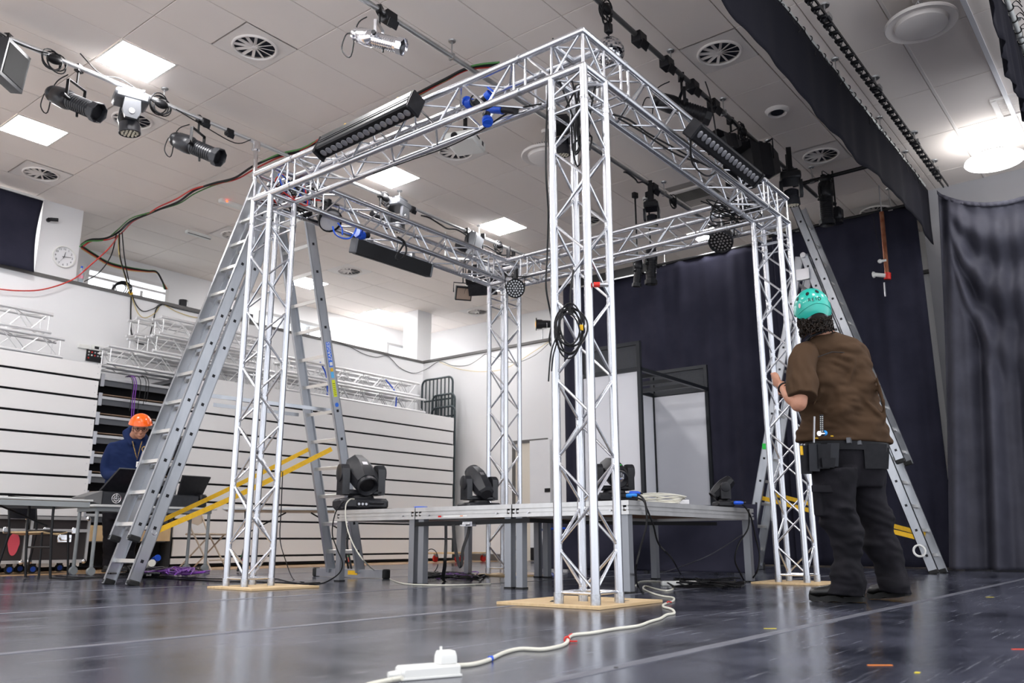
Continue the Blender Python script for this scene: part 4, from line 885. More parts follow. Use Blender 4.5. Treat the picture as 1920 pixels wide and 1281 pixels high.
for px, py, w, h, lab in ((156, 650, .15, .06, 'white socket box on the wall left of the black connector panel'), (181, 653, .15, .08, 'white switch plate on the wall above the black connector panel')):
    t = thing('wall_box', lab, 'socket', U(px, py, Y=12.39)); obj('box', MB().box((0, 0, 0), (w, .05, h), bev=.005), m_whiteplastic, t)
    if px == 181: obj('switches', MB().box((.01, -.026, .0), (.10, .004, .04)), m_black, t)
# ================================================================ PIPES AND FIXTURES
PA, PB, PC = 8.17, 5.10, 3.49; PZ = 5.0; m_pale = bpy.data.materials['pale_pipe']
rail('lighting_pipe', 'silver ceiling pipe on the left carrying spotlights and cable coils', (1.6, PA, PZ), (11.2, PA, PZ), .026, (.27, .47, .64, .82), mat('silver_pipe', (.74, .74, .74), .3, .8))
rail('lighting_pipe', 'dull ceiling pipe in the middle carrying the silver spotlight', (2.6, PB, PZ), (11.6, PB, PZ), .026, (.32, .55, .8), m_pipe)
rail('lighting_pipe', 'dark ceiling pipe on the right with black sockets along it', (4.4, PC, PZ), (11.2, PC, PZ), .026, (.2, .38, .56, .75), mat('dark_pipe', (.16, .16, .16), .35, .8))
rail('lighting_pipe', 'short black cross pipe between the dark pipe and the border drape', (10.6, 3.6, 4.98), (10.6, 2.3, 4.98), .026, (.2,), m_blackmetal)
# an upright pipe standing above the left tower
pp = thing('drop_pipe', 'silver drop pipe hanging above the left truss corner', 'pipe', (4.55, 6.6, 4.2)); a, b = U(481, 275, Y=6.15), U(484, 368, Y=6.15)
q = U(481, 262, Y=PA); wobj('pipe', MB().tube((q.x, PA, PZ-.03), (q.x+.02, PA-.01, 4.05), .026, 12).tube((q.x, PA, PZ), (q.x, PA, PZ-.1), .05, 12), m_chrome, pp); wobj('coupler', MB().tube((q.x+.01, PA, 4.62), (q.x+.01, PA, 4.55), .034, 12), m_steel, pp)
def at_dir(d):
    d = Vector(d).normalized(); return d
def clamp(t, top, nm='clamp'):
    obj(nm, MB().box((0, 0, top+.01), (.035, .07, .06)).tube((0, -.05, top), (0, .05, top), .012, 8).tube((0, 0, top-.06), (0, 0, top), .012, 8), m_blackmetal, t)
def profile_spot(lab, p, hang, az, pitch=0, s=1., m1=None, vertical=False, cable_=True, gate=True):
    """ellipsoidal spotlight; its centre at p, beam along local +x"""
    m1 = m1 or m_dark; t = thing('profile_spotlight', lab, 'spotlight', p, az); d = Vector((math.cos(pitch), 0, math.sin(pitch))); o = -d*.34*s
    obj('lamp_house', MB().lathe([(0, .03*s), (.0, .07*s), (.03*s, .085*s), (.06*s, .075*s), (.08*s, .095*s), (.20*s, .105*s), (.26*s, .10*s), (.28*s, .085*s)], 18, o, d), m1, t)
    pr = [(.28*s, .082*s)]
    for i in range(9): q = .30+.03*i; pr += [(q*s, .082*s), ((q+.004)*s, .088*s), ((q+.016)*s, .088*s), ((q+.02)*s, .082*s)]
    bro = obj('barrel', MB().lathe(pr+[(.60*s, .084*s)], 16, o, d), m1, t)
    obj('front_holder', MB().lathe([(.60*s, .095*s), (.605*s, .105*s), (.675*s, .108*s), (.68*s, .10*s), (.66*s, .088*s), (.62*s, .085*s)], 8, o, d, cap=False), m1, bro)
    obj('lens', MB().lathe([(.625*s, .083*s), (.635*s, .05*s), (.638*s, .0)], 18, o, d), m_black, bro)
    mb = MB(); side = Vector((0, 1, 0))
    for sg in (-1, 1): mb.beam(Vector((0, sg*.125*s, 0)), Vector((0, sg*.125*s, .2*s)), .006, .035*s, (1, 0, 0)); mb.tube((0, sg*.09*s, 0), (0, sg*.15*s, 0), .02*s, 10)
    mb.beam((0, -.125*s, .2*s), (0, .125*s, .2*s), .035*s, .006); obj('yoke', mb, m_blackmetal if m1 is not m_silver else m_steel, t)
    obj('knob', MB().tube((0, -.15*s, 0), (0, -.18*s, 0), .028*s, 10), m_black, t); obj('shutter_handle', MB().tube((.04, 0, -.1*s), (.045, 0, -.16*s), .012*s, 8), m_black, t)
    h = hang-p[2]
    obj('clamp', MB().tube((0, 0, .2*s), (0, 0, h), .012, 8).box((0, 0, h), (.05, .075, .075)), m_blackmetal, t)
    if cable_: obj('cable', MB().path(spline([o, o+Vector((-.08, .02, .02)), o+Vector((-.12, .03, -.12)), o+Vector((-.03, .03, -.20)), o+Vector((.02, .02, .1)), Vector((-.12, 0, h-.05))], 5), .006, 6), m_cable, t)
    return t
m_silver = mat('polished_silver', (.85, .86, .9), .14, 1)
profile_spot('black profile spotlight nearest the left edge of the near left pipe', U(140, 193, Y=PA+.02), PZ, -1.1, -.46, .98)
profile_spot('black profile spotlight on the left pipe just right of the grey moving light', U(369, 278, Y=PA+.02), PZ, -1.1, -.46, 1.0)
profile_spot('polished silver profile spotlight hanging alone at the top of the picture', U(710, 76, Y=PB), PZ, -1.1, -.38, .76, m_silver)
profile_spot('black profile spotlight on the dark pipe above the right strip light', U(1280, 203, Y=PC+.02), PZ, -.9, -.35, .9, m_black)
t = profile_spot('long black spotlight hanging upright from the short cross pipe on the right', U(1549, 378, X=10.6), 4.98, 1.2, -PI/2+.05, .95, m_black, gate=False)
profile_spot('dark spotlight on the left pipe seen through the far left beam', U(874, 468, Y=PA), PZ, 0, -.1, .62, m_dark, cable_=False)
profile_spot('small black spotlight on the left pipe seen behind the left beam', U(712, 412, Y=PA), PZ, .2, -.15, .55, m_black, cable_=False)
profile_spot('black spotlight hanging behind the back beam with a yellow tag', U(1196, 510, X=9.6), PZ, 1.3, -1.4, .6, m_black, cable_=False)
profile_spot('black spotlight hanging upright behind the back beam with an orange tag', U(1221, 497, X=9.7), PZ, 1.3, -1.5, .8, m_black, cable_=False)
# spotlight on the ledge of the back wall
t = thing('profile_spotlight', 'small grey spotlight with an amber lens on the ledge between the towers', 'spotlight', U(1018, 608, X=12.75)); d = Vector((-.60, .78, 0)); t.location.z = max(t.location.z, 4.28)
obj('body', MB().lathe([(0, .05), (.02, .07), (.20, .075), (.22, .09), (.32, .095)], 14, -d*.2, d), m_dark, t); obj('colour_frame', MB().box(d*.13, (.02, .2, .2), Matrix.Rotation(math.atan2(d.y, d.x), 3, 'Z')), m_black, t)
obj('amber_lens', MB().lathe([(0, .07), (.01, .0)], 14, d*.141, d), mat('amber_gel', (.85, .40, .03), .3, emit=.5), t); obj('yoke', MB().path([(-.02, -.11, 0), (-.02, -.11, -.1), (-.02, .11, -.1), (-.02, .11, 0)], .008, 6).tube((-.02, 0, -.1), (-.02, 0, -(t.location.z-4.085)), .012, 8), m_steel, t)
def hanging_mover(lab, p, az, s=1., m1=None, led=True):
    m1 = m1 or m_greymetal; t = thing('moving_light', lab, 'moving light', p, az)
    obj('base', MB().box((0, 0, .12*s), (.30*s, .24*s, .10*s), bev=.02*s).box((0, 0, .19*s), (.2*s, .18*s, .04*s), bev=.01), m1, t)
    for sg in (-1, 1): obj('yoke_arm', MB().prism([(x*s, sg*.115*s, z*s) for x, z in ((-.07, .07), (.07, .07), (.08, -.05), (.05, -.12), (-.05, -.12), (-.08, -.05))], (0, -.02*s, 0), (0, .04*s, 0)), m1, t); obj('arm_badge', MB().lathe([(0, .03*s), (.004, .028*s)], 14, (0, sg*.136*s, -.05*s), (0, sg, 0)), m_steel, t)
    hd = Vector((.12, .0, -1)).normalized(); o = Vector((0, 0, -.02*s))
    pr = [(0, .05*s), (.02*s, .085*s)]
    for i in range(6): pr += [((.03+.012*i)*s, .088*s), ((.036+.012*i)*s, .080*s)]
    obj('head', MB().lathe(pr+[(.11*s, .092*s), (.20*s, .098*s), (.205*s, .09*s), (.19*s, .088*s)], 20, o, hd), m_dark, t)
    lm = MB(); u, v = basis(hd)
    for k in range(19):
        r = 0 if k == 0 else .035 if k < 7 else .068; a = 0 if k == 0 else 2*PI*k/(6 if k < 7 else 12)
        lm.sphere(o+hd*.195*s+(u*math.cos(a)+v*math.sin(a))*r*s, .013*s, 8, 5)
    obj('led_lenses', lm, mat('warm_led_lens', (.8, .75, .6), .2, .3) if 'warm_led_lens' not in bpy.data.materials else bpy.data.materials['warm_led_lens'], t)['kind'] = 'stuff'
    h = PZ-p[2]
    for sg in (-1, 1): obj('clamp', MB().box((sg*.1*s, 0, (h+.2*s)/2), (.03, .06, max(.03, h-.2*s+.05))), m_blackmetal, t)
    return t
hanging_mover('grey moving light hanging between the two black spotlights on the left pipe', U(243, 206, Y=PA)+Vector((0, 0, -.02)), -.3, 1.12)
hanging_mover('grey moving light on the left pipe seen through the left beam', U(745, 402, Y=PA)+Vector((0, 0, 0)), .2, 1.1)
hanging_mover('black moving light hanging at the far end of the left pipe', U(958, 514, Y=PA), .2, .9, m_black)
hanging_mover('black moving light with a blue plug hanging beside the top of the right tower', U(1483, 352, Y=3.3)+Vector((0, 0, 0)), .4, 1.0, m_black)
hanging_mover('black moving light hanging behind the top of the nearest tower', U(1052, 255, Y=PB), .4, 1.05, m_black)
hanging_mover('small black moving light above the back beam, right of the front tower', U(1222, 400, Y=PB), .4, .8, m_black)
def flood(lab, p, az, w, h, d, hang, m1=None, face=None, tilt=-.5, doors=False):
    t = thing('flood_light', lab, 'flood light', p, az); R = Matrix.Rotation(-tilt, 3, 'Y')
    pts = [(-d/2, -w*.3, -h*.3), (-d/2, w*.3, -h*.3), (-d/2, w*.3, h*.3), (-d/2, -w*.3, h*.3)]; q = [(d/2, -w/2, -h/2), (d/2, w/2, -h/2), (d/2, w/2, h/2), (d/2, -w/2, h/2)]; mid = [(0, -w/2, -h/2), (0, w/2, -h/2), (0, w/2, h/2), (0, -w/2, h/2)]
    obj('housing', MB().loft([[R @ Vector(a) for a in r] for r in (pts, mid, q)]), m1 or m_dark, t, smooth=False)
    obj('glass', MB().box(R @ Vector((d/2+.002, 0, 0)), (.006, w*.86, h*.8), R), face or m_lens, t, smooth=False)
    obj('yoke', MB().path([(0, -w/2-.02, 0), (0, -w/2-.02, h*.5+.05), (0, w/2+.02, h*.5+.05), (0, w/2+.02, 0)], .009, 6), m_blackmetal, t)
    H = hang-p[2]; obj('clamp', MB().tube((0, 0, h*.5+.05), (0, 0, H), .012, 8).box((0, 0, H), (.05, .07, .07)), m_blackmetal, t)
    if doors:
        for sg in (-1, 1): obj('barn_door', MB().box(R @ Vector((d/2+.08, sg*(w/2+.03), 0)), (.18, .004, h*.9), R @ Matrix.Rotation(sg*.35, 3, 'Z')), m1 or m_dark, t, smooth=False); obj('barn_door', MB().box(R @ Vector((d/2+.08, 0, sg*(h/2+.03))), (.18, w*.9, .004), R @ Matrix.Rotation(-sg*.35, 3, 'Y')), m1 or m_dark, t, smooth=False)
    return t
flood('square black flood light cut by the left edge of the picture', U(8, 122, Y=PA), -.9, .36, .38, .22, PZ, m_dark, m_rubber, -.1)
flood('large black soft light hanging beside the right strip light', U(1427, 312, Y=PC), 2.6, .44, .40, .34, PZ, m_black, m_black, -.1, True)
flood('grey flood light with a round badge on the left pipe, near the far corner', U(885, 462, Y=PA), -1.2, .36, .36, .2, PZ, m_greymetal, m_greymetal, -.2)
flood('black flood light with open doors below the left pipe', U(905, 512, Y=PA-.05), .5, .50, .34, .2, PZ, m_black, m_black, -.7, True)
flood('small black fresnel light with open doors on the dark pipe above the strip light', U(1372, 268, Y=PC+.02), 2.8, .17, .17, .2, PZ, m_black, m_black, -.3, True)
f = flood('small halogen flood light hung by itself from the ceiling near the far corner', U(868, 549, Y=8.6), -2.2, .26, .22, .16, 4.72, m_black, mat('halogen_reflector', (.55, .42, .33), .25, .5), -.5)
for c in ((0, 0, .36),): obj('bracket', MB().box((0.0, -.12, 4.74-f.location.z), (.06, .5, .03)).tube((0, -.3, 4.74-f.location.z), (0, -.3, CZ-f.location.z), .012, 8), m_whiteplastic, f)
# white projector on the ceiling
q = U(872, 268, Z=4.85); t = thing('projector', 'white projector hanging from the ceiling beside an air vent', 'projector', q, .35)
obj('casing', MB().box((0, 0, 0), (.42, .36, .12), bev=.02), m_whiteplastic, t); obj('lens', MB().tube((-.22, .05, 0), (-.20, .05, 0), .04, 16), m_black, t); obj('mount', MB().tube((0, 0, .06), (0, 0, CZ-q.z), .025, 10).box((0, 0, .075), (.2, .2, .02)), m_blackmetal, t)
obj('port', MB().box((.1, -.181, .01), (.05, .004, .05)).box((-.05, -.181, .02), (.1, .004, .02)), m_black, t)
# mirror ball
q = U(1142, 98, X=5.8); t = thing('mirror_ball', 'mirror ball hanging behind the top of the nearest truss corner', 'mirror ball', q)
bm_ = MB().sphere((0, 0, 0), .135, 40, 24); rq = random.Random(3); bm_.mi = [rq.choice((0, 0, 1, 2)) for _ in bm_.f]
obj('ball', bm_, [m_mirror, m_steel, m_greymetal], t, smooth=False); obj('motor', MB().box((0, 0, .24), (.07, .06, .10), bev=.01).tube((0, 0, .13), (0, 0, .2), .008, 8).path(spline([(0, 0, .28), (.03, .02, .34), (-.02, 0, .40)], 4), .012, 6), m_blackmetal, t)
obj('chain', MB().tube((0, 0, .29), (0, 0, PZ-q.z), .006, 6), m_steel, t)
# strip lights
def strip(lab, a, b, face, n, s=1., mats=None, lens=True, brackets=True, h=.13, dpt=.11, capm=None):
    a, b = Vector(a), Vector(b); d = (b-a); L = d.length; d.normalize(); f = Vector(face); f = (f-d*f.dot(d)).normalized(); w = d.cross(f); R = Matrix((d, w, f)).transposed(); c = (a+b)/2
    t = thing('led_strip_light', lab, 'strip light', c); H = mats or m_black
    wobj('housing', MB().box(c-f*dpt*.1, (L-.04, h, dpt*.8), R, bev=.012).box(c-f*dpt*.35+w*h*.3, (L-.06, .01, .02), R).box(c-f*dpt*.35-w*h*.3, (L-.06, .01, .02), R), H, t, smooth=False)
    wobj('heat_fins', MB().box(c+w*h*.51, (L-.08, .006, .012), R).box(c+w*h*.51-f*.025, (L-.08, .006, .012), R).box(c-w*h*.51, (L-.08, .006, .012), R).box(c-w*h*.51-f*.025, (L-.08, .006, .012), R), m_dark, t, smooth=False)
    for sg in (-1, 1): wobj('end_cap', MB().box(c+d*sg*(L/2-.012), (.024, h*1.05, dpt*.95), R, bev=.01), capm or H, t, smooth=False)
    if lens:
        wobj('face_plate', MB().box(c+f*dpt*.31, (L-.06, h*.8, .006), R), m_blackmetal, t, smooth=False)
        for i in range(n): q = c+d*((i+.5)/n-.5)*(L-.08); wobj('lens', MB().lathe([(0, .028), (.004, .027), (.006, .02)], 16, q+f*dpt*.35, f), m_lens, t)
    else: wobj('diffuser', MB().box(c+f*dpt*.31, (L-.05, h*.94, .012), R), m_blackmetal, t, smooth=False)
    if brackets:
        for sg in (-.55, .55): q = c+d*sg*L/2-f*dpt*.5; wobj('bracket', MB().prism([q-d*.05, q+d*.05, q+d*.025-f*.07, q-d*.025-f*.07], -w*.015, w*.03), m_blackmetal, t, smooth=False); wobj('bracket_bolt', MB().tube(q-f*.05-w*.03, q-f*.05+w*.03, .014, 10), m_yellow, t)
    return t
strip('black lens strip light clamped on the beam left of the nearest tower', (3.80, 4.90, 3.30), (3.80, 3.86, 3.335), (-.45, 0, -1), 16, h=.12, dpt=.19)
strip('black lens strip light clamped on the beam right of the nearest tower', U(1297, 240, Y=2.42), U(1418, 336, Y=2.42), (0, -.8, -.9), 16)
strip('blank black strip light hanging below the far left beam', (5.01, 5.90, 3.085), (6.06, 5.90, 3.10), (-.1, -1, -.25), 1, lens=False, brackets=False, h=.14, capm=m_greymetal)
tt = thing('hanging_bracket', 'small steel brackets holding the blank strip light', 'bracket', (5.5, 5.93, 3.18))
for x in (5.25, 5.82): wobj('clamp', MB().box((x, 5.94, 3.185), (.04, .07, .09)), m_steel, tt)
q = U(896, 497, Y=PA)
# par cans
def par(lab, p, d, r=.095, L=.16, led=True, bar=None):
    t = thing('par_can', lab, 'par light', p); d = Vector(d).normalized(); u, v = basis(d); sidev = Vector((0, 0, 1)).cross(d).normalized()
    obj('can', MB().lathe([(-L, r*.45), (-L, r*.6), (-L*.9, r*.8), (-L*.4, r*.9), (0, r), (.005, r*1.12), (.03, r*1.12), (.035, r*1.02)], 20, (0, 0, 0), d, cap=False).lathe([(-L, r*.6), (-L-.01, .0)], 20, (0, 0, 0), d), m_black, t)
    if led:
        obj('face', MB().lathe([(.0, r), (.005, 0)], 20, (0, 0, 0), d), m_blackmetal, t); mb = MB()
        for k in range(37):
            ring = 0 if k == 0 else 1 if k < 7 else 2 if k < 19 else 3; nn = (1, 6, 12, 18)[ring]; kk = k-(0, 1, 7, 19)[ring]; a = 2*PI*kk/nn; mb.lathe([(0, .0105), (.004, .008)], 8, d*.006+(u*math.cos(a)+v*math.sin(a))*r*.29*ring, d)
        obj('led_lenses', mb, m_steel, t)['kind'] = 'stuff'
    else: obj('face', MB().lathe([(.012, r*1.02), (.02, 0)], 20, (0, 0, 0), d), mat('white_lens', (.62, .60, .60), .25), t)
    mb = MB(); c = -d*L*.4
    mb.path([c+sidev*r*1.1, c+sidev*r*1.15+Vector((0, 0, .14)), c-sidev*r*1.15+Vector((0, 0, .14)), c-sidev*r*1.1], .008, 6); obj('yoke', mb, m_blackmetal, t)
    bz = (bar if bar else PZ)-t.location.z; obj('clamp', MB().box(c+Vector((0, 0, (bz+.14)/2)), (.035, .06, abs(bz-.14)+.05)), m_blackmetal, t); return t
par('black par can with a white lens on the far left beam beside the left tower', U(618, 412, X=4.62), (-.15, -.85, -.75), .10, .16, False, bar=3.2)
par('black par can with many small lenses at the far corner of the truss square', U(966, 541, X=6.95), (-.75, -.65, -.25), .095, .12, True, bar=3.18)
par('black par can with a ribbed lens under the right end of the back beam', U(1352, 452, X=7.2), (-.8, -.15, -.75), .105, .16, True, bar=3.2)
par('black par can inside the left tower top', U(560, 372, X=4.4), (-.4, -.2, -.9), .07, .12, False, bar=3.42)
# blue power connectors on the beam left of the nearest tower
def plug(lab, pts, r=.035, col=m_blue, n=12):
    t = thing('power_connector', lab, 'plug', pts[0]); a, b = Vector(pts[0]), Vector(pts[1]); d = (b-a).normalized(); L = (b-a).length
    wobj('plug_body', MB().tube(a, a+d*L*.5, r*.8, n, r*.7), m_black, t); wobj('socket_body', MB().tube(a+d*L*.5, b, r, n), col, t); wobj('flap', MB().lathe([(0, r*1.1), (.012, r*1.05)], n, b+d*.004+Vector((0, 0, r*.6)), d+Vector((0, 0, .5))), col, t); return t
plug('blue and black power connector lying in the beam left of the nearest tower, upper one', (U(905, 190, X=4.05), U(920, 176, X=4.05)))
plug('blue power connector lying in the beam, left of the black plug', (U(895, 192, X=4.1), U(876, 195, X=4.1)))
plug('long blue and black connector across the beam left of the nearest tower', (U(968, 208, X=4.1), U(918, 204, X=4.1)), .032)
plug('blue connector hanging mouth down from the beam left of the nearest tower', (U(912, 214, X=4.05), U(914, 232, X=4.03)), .036)
plug('round blue power connector on the far left beam above the blank strip light', (U(690, 441, Y=5.85), U(672, 442, Y=5.85)), .04)
# floor standing movers
def mover(lab, p, rz, s, hd, variant=0, m1=None):
    m1 = m1 or m_dark; t = thing('moving_light', lab, 'moving light', p, rz)
    obj('base', MB().box((0, 0, .065*s), (.30*s, .46*s, .10*s), bev=.025*s), m1, t); obj('base_foot', MB().box((0, 0, .008*s), (.26*s, .4*s, .016*s)), m_black, t)
    obj('turntable', MB().lathe([(.11*s, .13*s), (.14*s, .12*s)], 20), m_black, t)
    obj('connector_panel', MB().box((-.151*s, .03*s, .065*s), (.004, .12*s, .07*s)), m_black, t)
    for k in range(3): obj('socket', MB().tube((-.15*s, (.0+.035*k)*s, .06*s), (-.165*s, (.0+.035*k)*s, .06*s), .012*s, 10), m_steel, t)
    obj('carry_handle', MB().path([(-.15*s, -.17*s, .07*s), (-.175*s, -.16*s, .07*s), (-.175*s, -.05*s, .07*s), (-.15*s, -.04*s, .07*s)], .010*s, 8), m1, t)
    obj('yoke_base', MB().box((0, 0, .17*s), (.17*s, .38*s, .05*s), bev=.015*s), m1, t)
    for sg in (-1, 1):
        pts = [(-.085, .15), (.085, .15), (.085, .33), (.075, .39), (.04, .43), (-.04, .43), (-.075, .39), (-.085, .33)]
        obj('yoke_arm', MB().prism([(x*s, (sg*.175-.035)*s, z*s) for x, z in pts], (0, 0, 0), (0, .07*s, 0)), m1, t, ang=25)
        obj('arm_cover', MB().lathe([(0, .085*s), (.012*s, .082*s), (.018*s, .06*s)], 24, (0, sg*.21*s, .35*s), (0, sg, 0)), m1, t)
        mb = MB()
        for k in range(5): mb.box((.0, sg*.211*s, (.19+.016*k)*s), (.08*s, .004, .006*s))
        obj('vent_slots', mb, m_black, t)
    hd = Vector(hd).normalized(); c = Vector((0, 0, .35*s)); yv = Vector((0, 1, 0)); up = hd.cross(yv)
    def sec(q, w, h, k=.35): return [c+hd*q*s+yv*a*w*s+up*b*h*s for a, b in ((-1, -k), (-k, -1), (k, -1), (1, -k), (1, k), (k, 1), (-k, 1), (-1, k))]
    hdo = obj('head', MB().loft([sec(-.22, .07, .06), sec(-.20, .10, .09), sec(-.05, .125, .125), sec(.08, .125, .125, .4), sec(.20, .10, .10, .45)]), m1, t, ang=25)
    obj('lens_ring', MB().lathe([(.18*s, .10*s), (.24*s, .098*s), (.245*s, .088*s), (.22*s, .075*s), (.205*s, .07*s)], 24, c, hd, cap=False), m1, hdo)
    obj('lens', MB().lathe([(.205*s, .072*s), (.215*s, .04*s), (.218*s, 0)], 20, c, hd), m_black if variant == 0 else m_chrome, hdo)
    if variant == 0: obj('badge', MB().box(c+up*(-.126)*s*(1 if up.z < 0 else -1)+hd*.02*s, (.05*s, .05*s, .003), Matrix((hd, yv, up)).transposed()), m_steel, t)
    if variant == 2: obj('tape', MB().box(c+up*.118*s*(1 if up.z > 0 else -1)+hd*.1*s, (.03*s, .09*s, .004), Matrix((hd, yv, up)).transposed()), m_green, t)
    return t
mover('largest black moving light, at the left end of the stage deck', (5.46, 6.0-.12+.28, DZ1), math.radians(68), 1.0, (-.80, 0, -.55))
mover('black moving light with its head tipped back in the middle of the stage deck', (6.55, 5.62, DZ1), math.radians(70), .84, (.72, 0, .6), 0)
mover('black moving light marked with green tape behind the nearest tower', (5.66, 3.49, DZ1), math.radians(50), .70, (-.75, 0, -.35), 2, m_black)
mover('small black moving light at the right end of the stage deck', (6.98, 3.20, DZ1), math.radians(129), .50, (.60, 0, -.55), 1, m_black)
# little things on the deck
def smallplug(lab, p, d, col=m_blue):
    p = Vector(p); d = Vector(d).normalized(); t = thing('power_plug', lab, 'plug', p); wobj('shell', MB().lathe([(0, .012), (.01, .016), (.06, .016), (.08, .010)], 12, p, d), col, t); wobj('strain_relief', MB().tube(p+d*.08, p+d*.10, .008, 8), m_black, t); return t
smallplug('bright blue power plug behind the nearest tower, upper of two', U(1180, 925, X=5.55), (.62, -.78, 0)); smallplug('lighter blue power plug behind the nearest tower, lower of two', U(1174, 930, X=5.5), (.62, -.78, .05), mat('light_blue_plastic', (.02, .25, .75), .3))
smallplug('blue power plug beside the small moving light at the right end of the deck', U(1376, 943, X=6.9), (.62, -.78, 0))
t = thing('tape_roll', 'flat blue lid lying on the left part of the stage deck', 'lid', U(789, 949, X=5.32)); t.location.z = DZ1; obj('disc', MB().lathe([(0, .06), (.012, .06), (.016, .05)], 20), m_blue, t)
for px in (818,): pass
# sockets and coils on the pipes
def sock(lab, px, py, Yp, s=1., m1=None, coil=False, group=None):
    p = U(px, py, Y=Yp); t = thing('pipe_socket' if not coil else 'cable_coil', lab, 'socket' if not coil else 'cable', (p.x, Yp, PZ), 0, group)
    if coil:
        rr = random.Random(px)
        for k in range(5): obj('loop', MB().ring((rr.uniform(-.03, .03), 0, -.04+rr.uniform(-.02, .02)), (rr.uniform(-.3, .3), 1, rr.uniform(-.3, .3)), (.085+rr.uniform(-.015, .015))*s, .007, 18, 5), m_cable, t)
        obj('wrap', MB().sphere((0, 0, -.02), .055*s, 10, 8, (1.3, .8, .8)), m_cable, t)
    else:
        obj('box', MB().box((0, 0, -.02), (.12*s, .09*s, .10*s), bev=.01), m1 or m_black, t); obj('flap', MB().box((0, -.05*s, -.09*s), (.10*s, .01, .07*s), Matrix.Rotation(.5, 3, 'X')), m1 or m_black, t)
    return t
for px, py, lab in ((103, 106, 'coil of black cable on the left pipe, nearest the picture edge'), (303, 188, 'tangled coil of black cable on the left pipe right of the grey moving light'), (935, 474, 'small coil of black cable on the far part of the left pipe'), (722, 368, 'coil of cable on the left pipe above the left beam')): sock(lab, px, py, PA, 1.1, coil=True)
for px, py, lab in ((385, 225, 'small black socket box on the left pipe above the second black spotlight'), (430, 247, 'black cable clip box on the left pipe near the left truss corner'), (773, 390, 'small black socket on the left pipe behind the left beam')): sock(lab, px, py, PA, .8)
sock('black hanging clamp on the middle pipe beside the silver spotlight', 730, 27, PB, 1.1); sock('coil of dark cable at the top end of the dark pipe', 1135, 22, PC, 1.1, coil=True)
for i, (px, py) in enumerate(((1198, 70), (1250, 118), (1298, 158), (1338, 200))): sock('black socket box on the dark pipe, %s from the mirror ball' % ('first', 'second', 'third', 'fourth')[i], px, py, PC, 1.15, group='socket boxes on the dark pipe')
sock('bundle of black cable on the dark pipe beside the large soft light', 1392, 243, PC, 1.1, coil=True); sock('black connector cluster at the end of the dark pipe', 1480, 330, PC, 1.4)
sock('black clamp at the far part of the middle pipe', 1225, 352, PB, 1.1); sock('bundle of cable on the middle pipe above the air vent', 1262, 380, PB, 1.1, coil=True)
for px, py, lab in ((1568, 402, 'black spotlight housing beside the long upright spotlight'),):
    p = U(px, py, X=10.9); t = thing('fresnel_light', lab, 'spotlight', p); obj('housing', MB().box((0, 0, 0), (.16, .16, .18), bev=.03).lathe([(0, .07), (.04, .08)], 14, (0, 0, -.09), (0, 0, -1)), m_black, t); obj('clamp', MB().tube((0, 0, .09), (0, 0, CZ-p.z), .012, 8), m_blackmetal, t)
# ================================================================ PEOPLE
from mathutils import noise
FH = Vector((FW.x, FW.y, 0)).normalized(); RH = Vector((RT.x, RT.y, 0)).normalized()
def fuse(name, mb, material, voxel, parent, smooth=4, label=None):
    o = wobj(name, mb, material, parent, ang=180); r = o.modifiers.new('one_surface', 'REMESH'); r.mode = 'VOXEL'; r.voxel_size = voxel; r.use_smooth_shade = True
    s = o.modifiers.new('soften', 'SMOOTH'); s.iterations = smooth; s.factor = .5
    if label: o['label'] = label
    return o
def ringp(cx, cy, hw, D, dh, tilt=0, n=28, turn=0, fold=0, seed=0, sq=1.0):
    """closed ring of cloth: picture centre and half width, depth D, half thickness dh in metres; tilt lifts the right side (px)"""
    c = U(cx, cy, D=D); k = D/F_PX; out = []
    for i in range(n):
        a = 2*PI*i/n; ca, sa = math.cos(a), math.sin(a); ca = math.copysign(abs(ca)**sq, ca); sa = math.copysign(abs(sa)**sq, sa)
        l = RH*hw*k*ca*math.cos(turn)+FH*dh*sa+FH*hw*k*ca*math.sin(turn); p = c+l+Vector((0, 0, tilt*k*ca))
        if fold:
            q = noise.noise(Vector((p.dot(RH)*6+p.z*4+seed, p.y*3, p.z*7-p.dot(RH)*4)))*fold+abs(noise.noise(Vector((p.dot(RH)*9+seed-p.z*8, p.y*4, p.z*20+p.dot(RH)*9))))*fold*.8; p += l.normalized()*q
        out.append(p)
    return out
def dense(rows, step=3.0):
    out = []
    for a, b in zip(rows[:-1], rows[1:]):
        n = max(1, int(abs(b[1]-a[1])/step))
        for i in range(n): t = i/n; out.append(tuple(a[k]+(b[k]-a[k])*t for k in range(len(a))))
    return out+[rows[-1]]
def tubep(mb, pts, n=14):
    """pts = [(px, py, D, radius)]"""
    P = [U(a, b, D=c) for a, b, c, r in pts]; Rr = [r for *_, r in pts]
    Q = spline(P, 5); m = len(Q)-1
    def rad(t): x = t*(len(Rr)-1); i = min(int(x), len(Rr)-2); return Rr[i]+(Rr[i+1]-Rr[i])*(x-i)
    mb.path(Q, rad, n)
    for p, r in ((P[0], Rr[0]), (P[-1], Rr[-1])): mb.sphere(p, r*.98, 12, 8)
def axes_sphere(mb, c, R, n=20, m=14):
    """ellipsoid with axis vectors R=(x,y,z)"""
    S_ = MB().sphere((0, 0, 0), 1, n, m); mb.add([c+R[0]*v[0]+R[1]*v[1]+R[2]*v[2] for v in S_.v], S_.f)
def head_frame(face, roll=0, up=Vector((0, 0, 1))):
    f = face.normalized(); r = f.cross(up).normalized(); u = r.cross(f); M = Matrix.Rotation(roll, 3, f); return f, M @ r, M @ u
